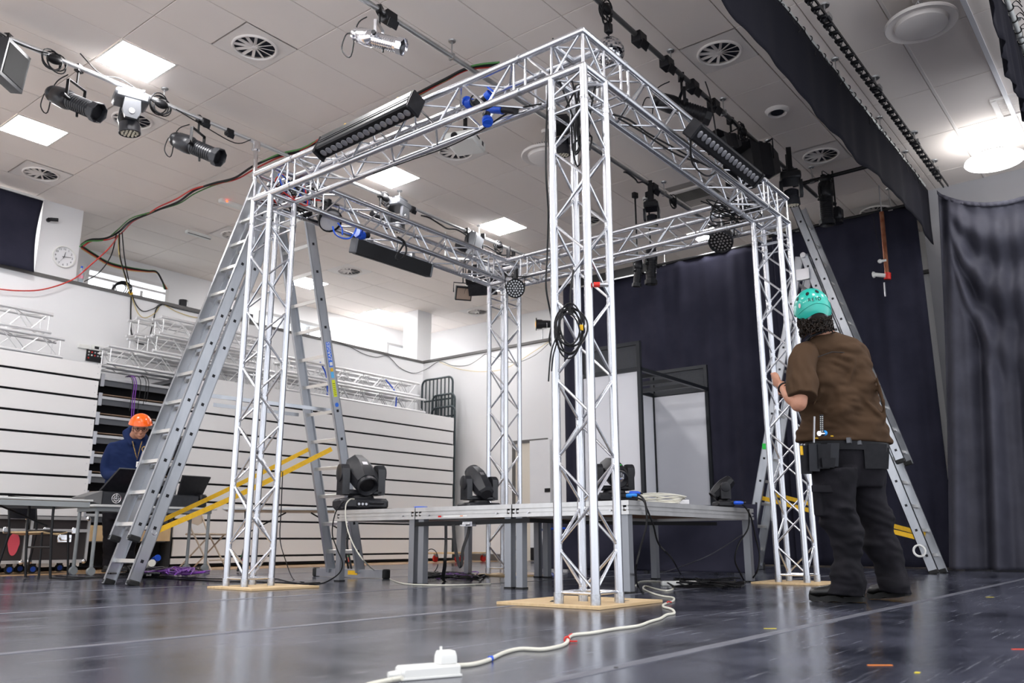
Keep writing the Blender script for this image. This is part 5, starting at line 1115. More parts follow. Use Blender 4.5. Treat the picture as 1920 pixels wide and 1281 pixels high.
def make_head(mb, c, fr, s=1.):
    f, r, u = fr
    axes_sphere(mb, c+u*.02*s, (r*.076*s, f*.095*s, u*.108*s)); axes_sphere(mb, c+f*.028*s-u*.055*s, (r*.058*s, f*.062*s, u*.062*s)); axes_sphere(mb, c+f*.060*s-u*.098*s, (r*.026*s, f*.026*s, u*.020*s))
    mb.path([c+f*.088*s+u*.012*s, c+f*.104*s-u*.015*s, c+f*.112*s-u*.032*s, c+f*.092*s-u*.042*s], lambda t: (.009+.007*math.sin(t*2.4))*s, 8)
    for sg in (-1, 1):
        axes_sphere(mb, c+r*sg*.078*s-u*.012*s-f*.005*s, (r*.011*s, f*.020*s, u*.032*s), 10, 8); axes_sphere(mb, c+r*sg*.03*s+f*.084*s+u*.022*s, (r*.022*s, f*.010*s, u*.008*s), 10, 6)
        axes_sphere(mb, c+r*sg*.042*s+f*.058*s-u*.030*s, (r*.024*s, f*.026*s, u*.026*s), 10, 8)
    axes_sphere(mb, c+f*.090*s-u*.066*s, (r*.024*s, f*.009*s, u*.006*s), 10, 6); axes_sphere(mb, c+f*.088*s-u*.076*s, (r*.020*s, f*.009*s, u*.006*s), 10, 6)
def helmet(parent, c, fr, s, m_, rimfn, rx=.112, ry=.138, rz=.118):
    f, r, u = fr; nu, nv = 48, 18
    def P(i, j, k=1.0):
        az = 2*PI*i; th = j*rimfn(az); x, y, z = math.sin(th)*math.cos(az), math.sin(th)*math.sin(az), math.cos(th); fl = 1+.05*max(0, j-.82)/.18
        return c+(r*x*rx*fl+f*y*ry*fl+u*z*rz)*s*k
    mb = MB(); mb.grid(lambda a, b: P(a, b), nu, nv); mb.grid(lambda a, b: P(a, b, .955), nu, nv)
    mb.grid(lambda a, b: P(a, 1, .955+.045*b), nu, 1); return wobj('helmet_shell', mb, m_, parent, ang=60), P
def finger(mb, pts, r): mb.path(spline(pts, 4), lambda t: r*(1-.25*t), 8); mb.sphere(pts[-1], r*.78, 8, 6)
def hand_mesh(mb, w, d, side, back, s=1., curl=1.5, thumb=1):
    """w wrist, d palm direction, side towards the thumb, back = back of the hand"""
    d, side, back = d.normalized(), side.normalized(), back.normalized(); k = w+d*.085*s
    mb.loft([[w+side*x*.024*s+back*y*.016*s for x, y in ((1, .6), (.5, 1), (-.5, 1), (-1, .6), (-1, -.6), (-.5, -1), (.5, -1), (1, -.6))], [w+d*.04*s+side*x*.036*s+back*y*.015*s for x, y in ((1, .6), (.5, 1), (-.5, 1), (-1, .6), (-1, -.6), (-.5, -1), (.5, -1), (1, -.6))], [k+side*x*.040*s+back*y*.013*s for x, y in ((1, .6), (.5, 1), (-.5, 1), (-1, .6), (-1, -.6), (-.5, -1), (.5, -1), (1, -.6))]])
    for i, (o, L) in enumerate(((.030, .072), (.010, .080), (-.010, .075), (-.030, .060))):
        p = k+side*o*s; pts = [p-d*.01]; a = 0; q = p
        for seg in (.45, .32, .23): a += curl*(.75+.08*i)/1.6; q = q+(d*math.cos(a)-back*math.sin(a))*L*seg*s; pts.append(q)
        finger(mb, pts, .0088*s)
    b = w+d*.025*s+side*.026*s; finger(mb, [b, b+(side*.7+d*.6).normalized()*.035*s-back*.006, b+(side*.35+d*.9).normalized()*.062*s-back*.022*s, b+(d*.8-back*.7+side*.1).normalized()*.078*s-back*.012*s], .0100*s)
def shoe(parent, toe, heel, h, m_, lab=None, lift=0):
    toe, heel = Vector(toe), Vector(heel); d = (toe-heel); L = d.length; d.normalize(); w = Vector((-d.y, d.x, 0)); Zv = Vector((0, 0, 1))
    prof = [(0, .028, .0, .085), (.04, .036, .0, .105), (.20, .039, .0, .125), (.36, .041, .0, .125), (.50, .045, .0, .105), (.64, .050, .0, .085), (.80, .051, .0, .078), (.92, .044, .0, .070), (.98, .030, .0, .058), (1.0, .014, .0, .045)]
    rings = []; so = []
    for t, hw, _, ht in prof:
        c = heel+d*L*t; z0 = .028+lift*(1-t); rr = []
        for i in range(14): a = 2*PI*i/14; x = math.cos(a); y = math.sin(a); rr.append(c+w*x*hw*(.97 if y < 0 else .97-.25*y)+Zv*(z0+(ht-.02)*(.5+.5*y)))
        rings.append(rr); ss = []
        for x, y in ((1, 0), (1, 1), (-1, 1), (-1, 0)): ss.append(c+w*x*(hw+.006)+Zv*(.0+lift*(1-t)+(.032+.008*math.sin(t*14)) * y+(.004*(1+math.cos(t*25)) if y == 0 else 0)))
        so.append(ss)
    o = wobj('shoe', MB().loft(rings), m_, parent, ang=70)
    if lab: o['label'] = lab
    obj_ = link('sole', MB().loft(so).mesh('sole', m_rubber), o, True); lace = MB()
    for k in range(3): c = heel+d*L*(.42+.06*k)+Zv*(.118-.016*k+lift*.5); lace.path([c-w*.025, c+Zv*.006, c+w*.025], .003, 5)
    link('laces', lace.mesh('laces', m_cable), o, True); return o
# ---------------------------------------------------------------- man in the teal helmet
t = thing('person', 'man in brown shirt and teal helmet seen from behind at the right tower', 'person', (5.3, 1.6, 0))
f2 = head_frame(FH*1.0+RH*.14+Vector((0, 0, .05)), -.10); hc = U(1524, 586, D=4.92)
body = MB(); make_head(body, hc, f2, 1.0); DT = 4.93
tubep(body, [(1526, 592, 4.90, .055), (1537, 618, 4.92, .060), (1546, 636, 4.93, .075)]); body.loft([ringp(cx, cy, hw, DT, dh, tl) for cx, cy, hw, dh, tl in ((1546, 640, 24, .06, 6), (1556, 655, 50, .09, 8), (1558, 690, 56, .105, 4), (1572, 745, 54, .11, 0), (1578, 800, 56, .115, 0), (1588, 850, 60, .12, 0), (1592, 885, 52, .10, 0))])
tubep(body, [(1503, 672, 4.83, .055), (1500, 712, 4.76, .050), (1499, 752, 4.70, .043), (1496, 759, 4.70, .041)])
tubep(body, [(1497, 757, 4.70, .040), (1484, 745, 4.75, .042), (1473, 731, 4.83, .032), (1467, 723, 4.88, .026)])
w = U(1467, 722, D=4.89); hd_ = (U(1446, 709, D=4.98)-w).normalized(); hand_mesh(body, w, hd_, Vector((0, 0, 1))*.85+hd_*.1, -FH*.8-RH*.5, 1.0, 1.9)
tubep(body, [(1600, 668, 5.02, .045), (1598, 710, 5.10, .045), (1580, 755, 5.20, .042)]); tubep(body, [(1580, 755, 5.20, .042), (1530, 750, 5.14, .036), (1483, 740, 5.06, .026)])
w = U(1483, 740, D=5.06); hd_ = (U(1461, 732, D=5.03)-w).normalized(); hand_mesh(body, w, hd_, Vector((0, 0, 1)), FH*.9, .95, 1.3)
for pts in ([(1568, 885, 4.88, .068), (1572, 960, 4.84, .062), (1587, 1010, 4.83, .052), (1590, 1092, 4.84, .036)], [(1618, 885, 4.98, .068), (1636, 960, 5.0, .062), (1655, 1020, 5.01, .050), (1670, 1086, 5.03, .036)]): tubep(body, pts)
fuse('body', body, m_skin, .006, t, 3)
sh = MB(); rows = dense([(1541, 629, 23, .062, 7), (1545, 636, 34, .075, 8), (1553, 646, 52, .095, 9), (1557, 660, 63, .11, 8), (1558, 680, 68, .12, 6), (1563, 705, 70, .128, 4), (1572, 735, 70, .135, 2), (1575, 765, 74, .14, 0), (1579, 795, 78, .15, -2), (1583, 822, 84, .158, -3), (1583, 832, 86, .16, -3)], 2.5)
sh.loft([ringp(cx, cy, hw, DT, dh, tl, 56, 0, .034 if cy > 655 else .006, 3) for cx, cy, hw, dh, tl in rows])

def sleeve(rows, sd):
    mb = MB(); P = spline([U(x, y, D=d) for x, y, d, r in rows], 8); m = len(P)-1; rings = []
    for i, p in enumerate(P):
        q = i/m*(len(rows)-1); k = min(int(q), len(rows)-2); r = rows[k][3]+(rows[k+1][3]-rows[k][3])*(q-k); d = (P[min(i+1, m)]-P[max(i-1, 0)]).normalized(); u, v = basis(d)
        rings.append([p+(u*math.cos(2*PI*j/26)+v*math.sin(2*PI*j/26))*(r+.016*noise.noise(Vector((p.x*9+sd, 3*math.cos(2*PI*j/26), p.z*12)))) for j in range(26)])
    mb.loft(rings); o = fuse('sleeve', mb, m_shirt, .007, t, 3); return o
sleeve([(1524, 655, 4.90, .045), (1512, 664, 4.86, .074), (1504, 690, 4.80, .084), (1503, 718, 4.75, .085), (1505, 746, 4.70, .086)], 1)
sleeve([(1590, 652, 4.97, .05), (1603, 664, 5.0, .080), (1606, 700, 5.06, .086), (1592, 738, 5.14, .085)], 4)
for i, (x0, y0, x1, y1, r) in enumerate(((1545, 700, 1510, 770, .016), (1560, 690, 1528, 790, .016), (1590, 680, 1560, 770, .015), (1530, 780, 1600, 790, .016), (1540, 800, 1640, 792, .014), (1600, 750, 1650, 800, .015), (1625, 700, 1648, 800, .013))):
    sh.path([ (lambda p: p-FH*(.118+.012*math.sin(3*q)))(U(x0+(x1-x0)*q/5, y0+(y1-y0)*q/5, D=DT)) for q in range(6)], lambda tt, r=r: r*math.sin(PI*min(max(tt, .05), .95)), 8)
so = fuse('shirt', sh, m_shirt, .008, t, 5)
yk = MB().path([U(x, y, D=d) for x, y, d in ((1488, 700, 4.80), (1515, 676, 4.79), (1560, 660, 4.80), (1600, 662, 4.84), (1622, 672, 4.90))], .0025, 5); wobj('yoke_seam', yk, m_black, t)
wobj('collar', MB().path([U(1512, 640, D=4.90), U(1520, 631, D=4.87), U(1535, 625, D=4.855), U(1555, 618, D=4.87), U(1568, 618, D=4.93)], .008, 8), m_black, t)
tr_ = MB(); tr_.loft([ringp(cx, cy, hw, 4.93, dh, 0, 40, 0, .008, 9) for cx, cy, hw, dh in dense([(1590, 815, 66, .13), (1592, 850, 69, .135), (1592, 885, 68, .13), (1592, 915, 60, .11)], 3)])
for rows_, D0, sd in (([(1563, 880, 40, .115), (1564, 920, 37, .105), (1566, 950, 36, .098), (1576, 980, 34, .09), (1586, 1010, 28, .085), (1589, 1050, 27, .083), (1589, 1085, 30, .090), (1588, 1104, 30, .10), (1587, 1117, 29, .105)], 4.84, 1), ([(1620, 880, 38, .115), (1626, 920, 34, .105), (1631, 950, 31, .098), (1643, 985, 30, .09), (1652, 1010, 29, .085), (1660, 1045, 31, .085), (1668, 1070, 28, .084), (1673, 1092, 27, .095), (1676, 1112, 26, .10)], 5.0, 5)):
    tr_.loft([ringp(cx, cy, hw, D0, dh, -3*math.sin(cy*.12), 40, 0, .034 if cy > 950 else .014, sd) for cx, cy, hw, dh in dense(rows_, 2.2)])
tr_.box(U(1537, 940, D=4.80), (.10, .05, .17)); fuse('trousers', tr_, m_trouser, .009, t, 4)
wobj('pocket_flap', MB().box(U(1543, 917, D=4.735), (.012, .14, .04), Matrix.Rotation(.9, 3, 'Z'), bev=.004), m_trouser, t)
shoe(t, U(1519, 1127, Z=0), U(1622, 1131, Z=0), .1, m_leather, 'left black work shoe'); shoe(t, U(1630, 1124, Z=0), U(1704, 1128, Z=0), .1, m_leather, 'right black work shoe with its heel lifted', .025)
# tool belt
bl_ = wobj('tool_belt', MB().loft([ringp(1588, y, 77, 4.93, .148, -2, 40) for y in (829, 848)]), m_black, t)
def pouch(cx, cy, w, h, D, dd=.05, m_=None): link('pouch', MB().loft([[U(x, y, D=D+q) for x, y in ((cx-w*.45, cy-h/2), (cx+w*.5, cy-h/2), (cx+w*.42, cy+h/2), (cx-w*.38, cy+h/2))] for q in (-dd, dd)]).mesh('pouch', m_ or m_black, False), bl_, True)
for a in ((1512, 862, 26, 54, 4.80), (1527, 858, 24, 52, 4.76, .03, m_dark), (1545, 856, 26, 46, 4.75, .03), (1562, 853, 24, 44, 4.77, .03, m_dark), (1640, 856, 46, 46, 4.84), (1655, 860, 26, 40, 4.90), (1553, 868, 28, 18, 4.72, .02)): pouch(*a)
link('yellow_tag', MB().box(U(1503, 845, D=4.74), (.012, .012, .05)).box(U(1531, 822, D=4.74), (.02, .012, .006)).box(U(1560, 818, D=4.75), (.018, .01, .006)).mesh('yellow_tag', m_yellow), bl_, True)
link('steel_rule', MB().beam(U(1526, 830, D=4.73), U(1527, 781, D=4.74), .004, .018, FH).mesh('steel_rule', m_steel), bl_, True)
tl = MB().tube(U(1541, 816, D=4.73), U(1540, 778, D=4.75), .011, 12); link('tool_handle', tl.mesh('tool_handle', m_black), bl_, True)
dots = MB()
for i in range(9):
    for s_ in (-1, 1): dots.box(U(1540.5+s_*1.8, 812-3.8*i, D=4.722), (.004, .004, .005))
link('handle_dots', dots.mesh('handle_dots', m_whiteplastic), bl_, True); link('tool_head', MB().tube(U(1536, 813, D=4.71), U(1543, 813, D=4.735), .014, 14).mesh('tool_head', m_chrome), bl_, True); link('blue_collar', MB().tube(U(1543, 813, D=4.735), U(1547, 812, D=4.75), .015, 14).mesh('blue_collar', m_mark and mat('sky_blue', (.02, .3, .8), .4)), bl_, True)
link('hip_items', MB().box(U(1592, 826, D=4.77), (.03, .02, .03)).box(U(1612, 829, D=4.79), (.025, .02, .03)).mesh('hip_items', m_greymetal), bl_, True)
q = U(1471, 728, D=4.85); ax_ = (U(1460, 718, D=4.95)-U(1484, 745, D=4.75)).normalized(); wobj('wristwatch', MB().ring(q, ax_, .033, .006, 20, 6).tube(q-FH*.036+Vector((0, 0, .0)), q-FH*.045, .016, 14), m_black, t)
# hair
rr = random.Random(8); hf, hr, hu = f2; hb = hc; hair = MB(); axes_sphere(hair, hb-hf*.02-hu*.025, (hr*.082, hf*.094, hu*.095))
ho = wobj('hair', hair, m_hair, t)
curls = MB()
for i in range(420):
    az = rr.uniform(-2.2, 2.2); el = rr.uniform(.15, 1.05); d_ = (-hf*math.cos(az)+hr*math.sin(az)); p = hb+d_*.072-hu*(.005+.088*el)-hf*.01; R_c = rr.uniform(.007, .014); ax_ = Vector((rr.uniform(-1, 1), rr.uniform(-1, 1), rr.uniform(-1, 1))).normalized(); u_, v_ = basis(ax_); n_ = 12; tt0 = rr.uniform(0, 6)
    curls.path([p+(u_*math.cos(tt0+k*.7)+v_*math.sin(tt0+k*.7))*R_c+d_*.010-hu*.0032*k+ax_*.0012*k for k in range(n_)], lambda q: .0048*(1-.5*q), 4)
co = link('curls', curls.mesh('curls', m_hair), ho, True); co['kind'] = 'stuff'
def rim2(az):   # az: 0 = right, pi/2 = front, -pi/2 = back
    b = -math.sin(az); return 1.74+.34*max(0, b)*math.cos(az)**2*2.0+.24*max(0, b)
hs, HP = helmet(t, hc+f2[2]*.020, f2, 1.0, m_teal, rim2, .101, .127, .122)
def on_helmet(az, th, k=1.0): x, y, z = math.sin(th)*math.cos(az), math.sin(th)*math.sin(az), math.cos(th); c = hc+f2[2]*.020; p = c+(f2[1]*x*.101+f2[0]*y*.127+f2[2]*z*.122)*k; n_ = (f2[1]*x/.101+f2[0]*y/.127+f2[2]*z/.122).normalized(); return p, n_
def decal(nm, az, th, w_, h_, m_, r_=None, off=.001):
    p, n_ = on_helmet(az, th); r0 = f2[2].cross(n_).normalized(); u0 = n_.cross(r0); mb = MB(); N = 14
    mb.prism([p+n_*off+r0*math.cos(2*PI*i/N)*w_+u0*math.sin(2*PI*i/N)*h_ for i in range(N)], (0, 0, 0), n_*.0015); link(nm, mb.mesh(nm, m_, False), hs, True)
B_ = -PI/2
for az, th, w_, h_ in ((B_-.42, .92, .010, .014), (B_+.28, .86, .010, .015), (B_-1.15, 1.05, .009, .014), (B_+1.02, .92, .010, .014)): decal('vent', az, th, w_, h_, m_black)
for az, th in ((B_-.95, 1.45), (B_+1.0, 1.35)): decal('reflector', az, th, .009, .014, mat('pink_reflector', (.75, .55, .55), .3) if 'pink_reflector' not in bpy.data.materials else bpy.data.materials['pink_reflector'])
for i, chh in enumerate('REID'):
    az = B_-.34+.185*i; p, n_ = on_helmet(az, 1.30+.015*(i % 2)); r0 = f2[2].cross(n_).normalized(); u0 = n_.cross(r0); text_mb(chh, .030, 'letter', m_cable, hs, frame_m(p+n_*.0012, r0, u0), extrude=.0004)
ridge = MB().path([on_helmet(B_+q, 1.60+.10*math.cos(q*1.9)*-1+.22*abs(q)*.6, 1.008)[0] for q in [i*.12-1.2 for i in range(21)]], .0022, 5); link('ridge', ridge.mesh('ridge', m_teal), hs, True)
link('cradle_strap', MB().path([hc-f2[0]*.098+f2[1]*x-f2[2]*(.055-.03*math.cos(x*28)) for x in (-.055, -.035, -.015, 0, .015, .035, .055)], .005, 6).mesh('cradle_strap', m_greymetal), hs, True)
link('chin_strap', MB().path([hc-f2[1]*.082-f2[2]*.03-f2[0]*.02, hc-f2[1]*.080-f2[2]*.08+f2[0]*.01, hc-f2[1]*.05-f2[2]*.125+f2[0]*.04], .004, 6).mesh('chin_strap', m_mark['orange']), hs, True)
# ---------------------------------------------------------------- man in the orange helmet
t = thing('person', 'man in a navy hoodie and orange helmet looking down at the lighting desk', 'person', (5.2, 10.05, 0)); DM = 10.2
f1 = head_frame(-FH*.80+RH*.45+Vector((0, 0, -.28)), .05); hc1 = U(263, 803, D=DM-.1); body = MB(); make_head(body, hc1, f1, 1.05)
tubep(body, [(258, 808, DM, .060), (250, 826, DM+.05, .075)]); body.loft([ringp(cx, cy, hw, DM+.05, dh, 0) for cx, cy, hw, dh in ((248, 828, 14, .07), (243, 838, 34, .10), (241, 880, 34, .11), (240, 940, 33, .11), (240, 965, 30, .10))])
for pts in ([(212, 843, DM, .05), (202, 882, DM-.05, .045), (208, 893, DM-.12, .04), (236, 885, DM-.33, .028)], [(278, 843, DM, .05), (288, 882, DM-.05, .045), (284, 893, DM-.12, .04), (268, 888, DM-.33, .028)]): tubep(body, pts)
for x0, x1 in ((236, 252), (268, 252)): w = U(x0, 886, D=DM-.33); hd_ = (U(x1, 893, D=DM-.48)-w).normalized(); hand_mesh(body, w, hd_, (RH if x0 < 250 else -RH), Vector((0, 0, 1)), 1.0, .9)
for x in (208, 240): tubep(body, [(x+3, 950, DM, .085), (x, 1000, DM, .06), (x, 1062, DM+.02, .04)])
fuse('body', body, m_skin, .007, t, 3)
hd2 = MB(); hd2.loft([ringp(cx, cy, hw, DM+.03, dh, 0, 44, 0, .014, 6) for cx, cy, hw, dh in dense([(249, 824, 15, .09), (247, 828, 25, .11), (243, 832, 37, .125), (240, 848, 40, .135), (239, 875, 39, .14), (238, 905, 40, .15), (238, 945, 39, .15), (238, 958, 37, .145)], 2)])
for pts in ([(212, 840, DM, .075), (202, 862, DM-.02, .072), (199, 883, DM-.05, .066), (207, 893, DM-.12, .06), (230, 888, DM-.28, .045)], [(274, 840, DM, .075), (284, 862, DM-.02, .072), (286, 883, DM-.05, .066), (282, 893, DM-.12, .06), (272, 889, DM-.28, .045)]): tubep(hd2, pts, 16)
fuse('hoodie', hd2, m_hoodie, .010, t, 4)
hood = MB(); hood.path([U(x, y, D=d) for x, y, d in ((250, 834, DM-.10), (241, 824, DM-.02), (238, 812, DM+.07), (246, 806, DM+.14), (260, 812, DM+.15), (273, 824, DM+.08), (275, 834, DM-.04))], lambda q: .035+.025*math.sin(PI*q), 12, False); fuse('hood', hood, m_hoodie, .010, t, 5)
tr_ = MB(); tr_.loft([ringp(225, y, hw, DM+.03, .13, 0, 30, 0, .01, 2) for y, hw in ((935, 33), (955, 33), (975, 30))])
for x in (208, 241): tr_.loft([ringp(cx, cy, hw, DM+.02, dh, 0, 30, 0, .02, x) for cx, cy, hw, dh in dense([(x+2, 955, 16, .10), (x, 1000, 14.5, .09), (x-1, 1035, 13, .085), (x-2, 1062, 12.5, .085)], 2)])
fuse('trousers', tr_, m_trouser, .010, t, 4)
for x in (205, 240): p = U(x, 1070, Z=0); q_ = U(x, 1062, D=DM+.02); q_.z = 0; shoe(t, q_-FH*.2+RH*.05, q_+FH*.08, .1, m_leather)
hr1 = MB(); axes_sphere(hr1, hc1-f1[0]*.012+f1[2]*.012, (f1[1]*.084, f1[0]*.098, f1[2]*.095)); wobj('hair', hr1, m_hair, t)
hs1, _ = helmet(t, hc1+f1[2]*.050+f1[0]*.004, f1, 1.18, m_orange, lambda az: 1.58+.22*max(0, -math.sin(az)), .108, .132, .108)
p = hc1+f1[2]*.070-f1[1]*.125+f1[0]*.02; link('side_vent', MB().prism([p, p+f1[0]*.035, p+f1[0]*.02+f1[2]*.035], (0, 0, 0), -f1[1]*.004).mesh('side_vent', m_black, False), hs1, True)
gl = MB()
for sg in (-1, 1): gl.path([hc1+f1[0]*.108+f1[1]*(sg*.036+.026*math.cos(a))+f1[2]*(.004+.019*math.sin(a)) for a in [2*PI*i/14 for i in range(14)]], .0028, 5, True); gl.path([hc1+f1[0]*.105+f1[1]*sg*.062+f1[2]*.008, hc1+f1[0]*.02+f1[1]*sg*.086+f1[2]*.006], .0028, 5)
gl.path([hc1+f1[0]*.110-f1[1]*.010+f1[2]*.008, hc1+f1[0]*.110+f1[1]*.010+f1[2]*.008], .0028, 5); wobj('glasses', gl, m_cable, t)
for sg in (-1, 1): wobj('eye', MB().sphere(hc1+f1[0]*.094+f1[1]*sg*.034+f1[2]*.006, .009, 8, 6), m_cable, t)
wobj('mouth', MB().path([hc1+f1[0]*.098+f1[1]*x-f1[2]*(.074+.002*math.cos(x*90)) for x in (-.022, -.01, 0, .01, .022)], .0028, 5), mat('lips', (.42, .12, .10), .5), t)
ly = wobj('lanyard', MB().path([U(x, y, D=d) for x, y, d in ((248, 827, DM-.12), (252, 842, DM-.145), (257, 862, DM-.15), (262, 842, DM-.145), (266, 828, DM-.12))], .006, 6), mat('lanyard_navy', (.02, .02, .06), .6, noise=(90, (.7, .45, .05), 1)), t)
link('badge', MB().box(U(259.5, 871, D=DM-.155), (.05, .008, .065), Matrix.Rotation(math.atan2(RH.y, RH.x), 3, 'Z')).mesh('badge', m_whiteplastic), ly, True); link('badge_photo', MB().box(U(260, 871, D=DM-.163), (.022, .006, .035), Matrix.Rotation(math.atan2(RH.y, RH.x), 3, 'Z')).mesh('badge_photo', m_cable), ly, True)
wobj('chest_emblem', MB().ring(U(271, 842, D=DM-.13), -FH, .03, .004, 18, 5).path([U(270, 838, D=DM-.13), U(272, 841, D=DM-.13), U(270, 843, D=DM-.13), U(272, 846, D=DM-.13)], .003, 5), mat('gold_print', (.65, .42, .08), .5), t)
# ================================================================ CABLES
Zc = 5.02
def UZ(px, py, z=Zc): return U(px, py, Z=z)
run = [(222, 436), (245, 415), (275, 403), (300, 392), (335, 378), (365, 358), (400, 345), (440, 333), (475, 312), (520, 293), (562, 283), (600, 264), (640, 244), (690, 224), (740, 198), (790, 172), (835, 148), (880, 126), (935, 121)]
left = [(152, 460, 12.36), (168, 450, 12.3), (198, 447, 12.2)]
for i, (mm, nm, off, lab) in enumerate(((m_cable, 'cable', (0, 0), 'thick black cable slung under the ceiling from the clock pillar to the middle pipe'), (mat('red_cable', (.55, .03, .02), .5), 'cable', (4, 4), 'red cable slung under the ceiling with the black and green ones'), (mat('green_cable', (.06, .22, .05), .5), 'cable', (-3, 5), 'green cable slung under the ceiling with the black and red ones'))):
    rr = random.Random(i+3); pts = [U(x+off[0], y+off[1]*.6, Y=Y_) for x, y, Y_ in left]+[UZ(x+off[0]*math.sin(k*.9+i), y+off[1]*math.sin(k*.7+2*i)+rr.uniform(-1, 1)) for k, (x, y) in enumerate(run)]
    cable(nm, lab, pts, (.016, .011, .010)[i], mm)
m_red_c = bpy.data.materials['red_cable']; m_green_c = bpy.data.materials['green_cable']; m_yel_c = mat('yellow_cable', (.65, .50, .18), .5)
cable('cable', 'red cable drooping across the white wall below the clock', [UZ(222, 441, 4.95), U(205, 465, Y=11.6), U(170, 497, Y=12.1), U(135, 525, Y=12.3), U(80, 543, Y=12.3), U(30, 545, Y=12.32), U(-10, 541, Y=12.32)], .010, m_red_c)
cable('cable', 'black cable drooping from the ceiling bundle to the ledge below the window', [UZ(218, 440, 4.95), U(208, 480, Y=12.2), U(185, 512, Y=12.3), U(158, 528, Y=12.35)], .008, m_cable)
cable('cable', 'dark cable dropping from the ceiling bundle to the cable heap on the ledge', [UZ(224, 438, 4.95), U(225, 480, Y=12.0), U(236, 520, Y=12.3), U(245, 550, Y=12.34)], .010, m_cable)
cable('cable', 'second dark cable dropping from the ceiling bundle to the ledge', [UZ(229, 436, 4.95), U(233, 480, Y=12.1), U(240, 520, Y=12.3), U(247, 548, Y=12.34)], .009, m_cable)
cable('cable', 'yellow cable dropping from the ceiling bundle to the ledge', [UZ(222, 440, 4.95), U(223, 475, Y=12.0), U(232, 510, Y=12.3), U(243, 548, Y=12.34)], .007, m_yel_c)
for i, (mm, dy, r) in enumerate(((m_cable, 0, .016), (m_red_c, 2, .010), (m_green_c, -2, .010), (m_yel_c, 4, .007))):
    cable('cable', 'thick bundle in front of the high window behind the clock pillar, %s strand' % ('black', 'red', 'green', 'yellow')[i], [U(152, 462+dy, Y=12.9), U(180, 480+dy, Y=13.0), U(205, 494+dy, Y=13.0), U(240, 503+dy, Y=13.0), U(275, 508+dy*.6, Y=13.0), U(293, 510+dy*.5, Y=13.0), U(303, 525, Y=12.9), U(310+dy, 542, Y=12.7)], r, mm)
cable('cable', 'dark cable hanging on the white wall from the ledge to the spare trusses', [U(246, 556, Y=12.38), U(245, 600, Y=12.38), U(247, 626, Y=12.38), U(256, 642, Y=12.38), U(270, 646, Y=12.3)], .010, m_cable)
cable('cable', 'dark cable looping from under the ledge down to the spare trusses', [U(247, 552, Y=12.38), U(257, 574, Y=12.38), U(270, 584, Y=12.38), U(290, 578, Y=12.38), U(302, 571, Y=12.38), U(330, 578, Y=12.38), U(360, 585, Y=12.38), U(400, 594, Y=12.38)], .007, m_cable)
cable('cable', 'dark cable hanging straight down left of the ladder to the spare trusses', [U(304, 571, Y=12.38), U(293, 580, Y=12.38), U(287, 605, Y=12.38), U(280, 636, Y=12.3)], .009, m_cable)
cable('cable', 'yellow cable looping below the ledge left of the ladder', [U(247, 556, Y=12.38), U(258, 586, Y=12.38), U(272, 596, Y=12.38), U(292, 586, Y=12.38), U(304, 571, Y=12.38), U(330, 584, Y=12.38), U(365, 595, Y=12.38), U(400, 594, Y=12.38)], .006, m_yel_c)
cable('cable', 'thin black cable looping below the ledge right of the ladder towards the corner', [U(600, 632, Y=12.38), U(650, 648, Y=12.38), U(680, 663, Y=12.38), U(705, 670, Y=12.38), U(727, 668, Y=12.38), U(750, 690, Y=12.38), U(776, 700, Y=12.38), U(800, 692, X=12.57), U(824, 678, X=12.57), U(850, 686, X=12.57), U(880, 684, X=12.57), U(910, 664, X=12.57)], .006, m_cable)
cable('cable', 'thin yellow cable looping below the ledge of the back wall', [U(824, 679, X=12.56), U(860, 692, X=12.56), U(905, 697, X=12.56), U(950, 690, X=12.56), U(1000, 660, X=12.56), U(1030, 640, X=12.56)], .005, m_yel_c)
cable('cable', 'thin cable sagging from the middle of the back wall ledge', [U(910, 664, X=12.56), U(960, 680, X=12.56), U(1000, 668, X=12.56), U(1028, 645, X=12.56)], .005, m_cable)
h = thing('cable_heap', 'small heap of black cable with a yellow plug on the ledge below the high window', 'cable', U(228, 545, Y=12.45)); h.location.z = 4.08
for k in range(5): obj('loop', MB().ring((.02*k-.05, 0, .03+.012*k), (.2*k-.3, .6, .7), .12, .008, 18, 5), m_cable, h)
obj('yellow_plug', MB().box((.12, -.05, .0), (.06, .05, .06), bev=.01), m_yellow, h)
# cable down the nearest tower and the coil on it
X0 = FX-.04
cable('cable', 'thin black cable running down the left tube of the nearest tower', [U(1037, 72, Y=2.84), U(1033, 120, Y=2.84), U(1028, 170, Y=2.84), U(1024, 250, Y=2.84), U(1024, 330, Y=2.84), U(1028, 400, Y=2.84), U(1026, 480, Y=2.84), U(1024, 540, Y=2.84), U(1034, 600, Y=2.84), U(1030, 640, Y=2.84), U(1040, 655, Y=2.8)], .006, m_cable)
t = thing('cable_coil', 'coil of black cable hung on the nearest tower at chest height', 'cable', U(1070, 622, Y=2.52)); rr = random.Random(11)
for k in range(6):
    c = Vector((rr.uniform(-.02, .02), rr.uniform(-.015, .015), rr.uniform(-.03, .03))); n_ = Vector((-.75, -.65, rr.uniform(-.2, .2))).normalized(); u, v = basis(n_); a0 = rr.uniform(-.3, .3); A, B = rr.uniform(.062, .085), rr.uniform(.10, .15)
    obj('loop', MB().path([c+u*A*math.cos(2*PI*i/24)+v*B*math.sin(2*PI*i/24)+n_*.012*math.sin(4*PI*i/24+k) for i in range(24)], .005, 6, True), m_cable, t)
obj('tie', MB().box((.0, .0, .12), (.02, .02, .05)), m_cable, t); obj('yellow_tag', MB().box((.03, -.05, .02), (.015, .015, .03)), m_yellow, t); obj('tail', MB().path(spline([(0, 0, .14), (.01, 0, .25), (.04, 0, .36)], 4), .006, 6), m_cable, t)
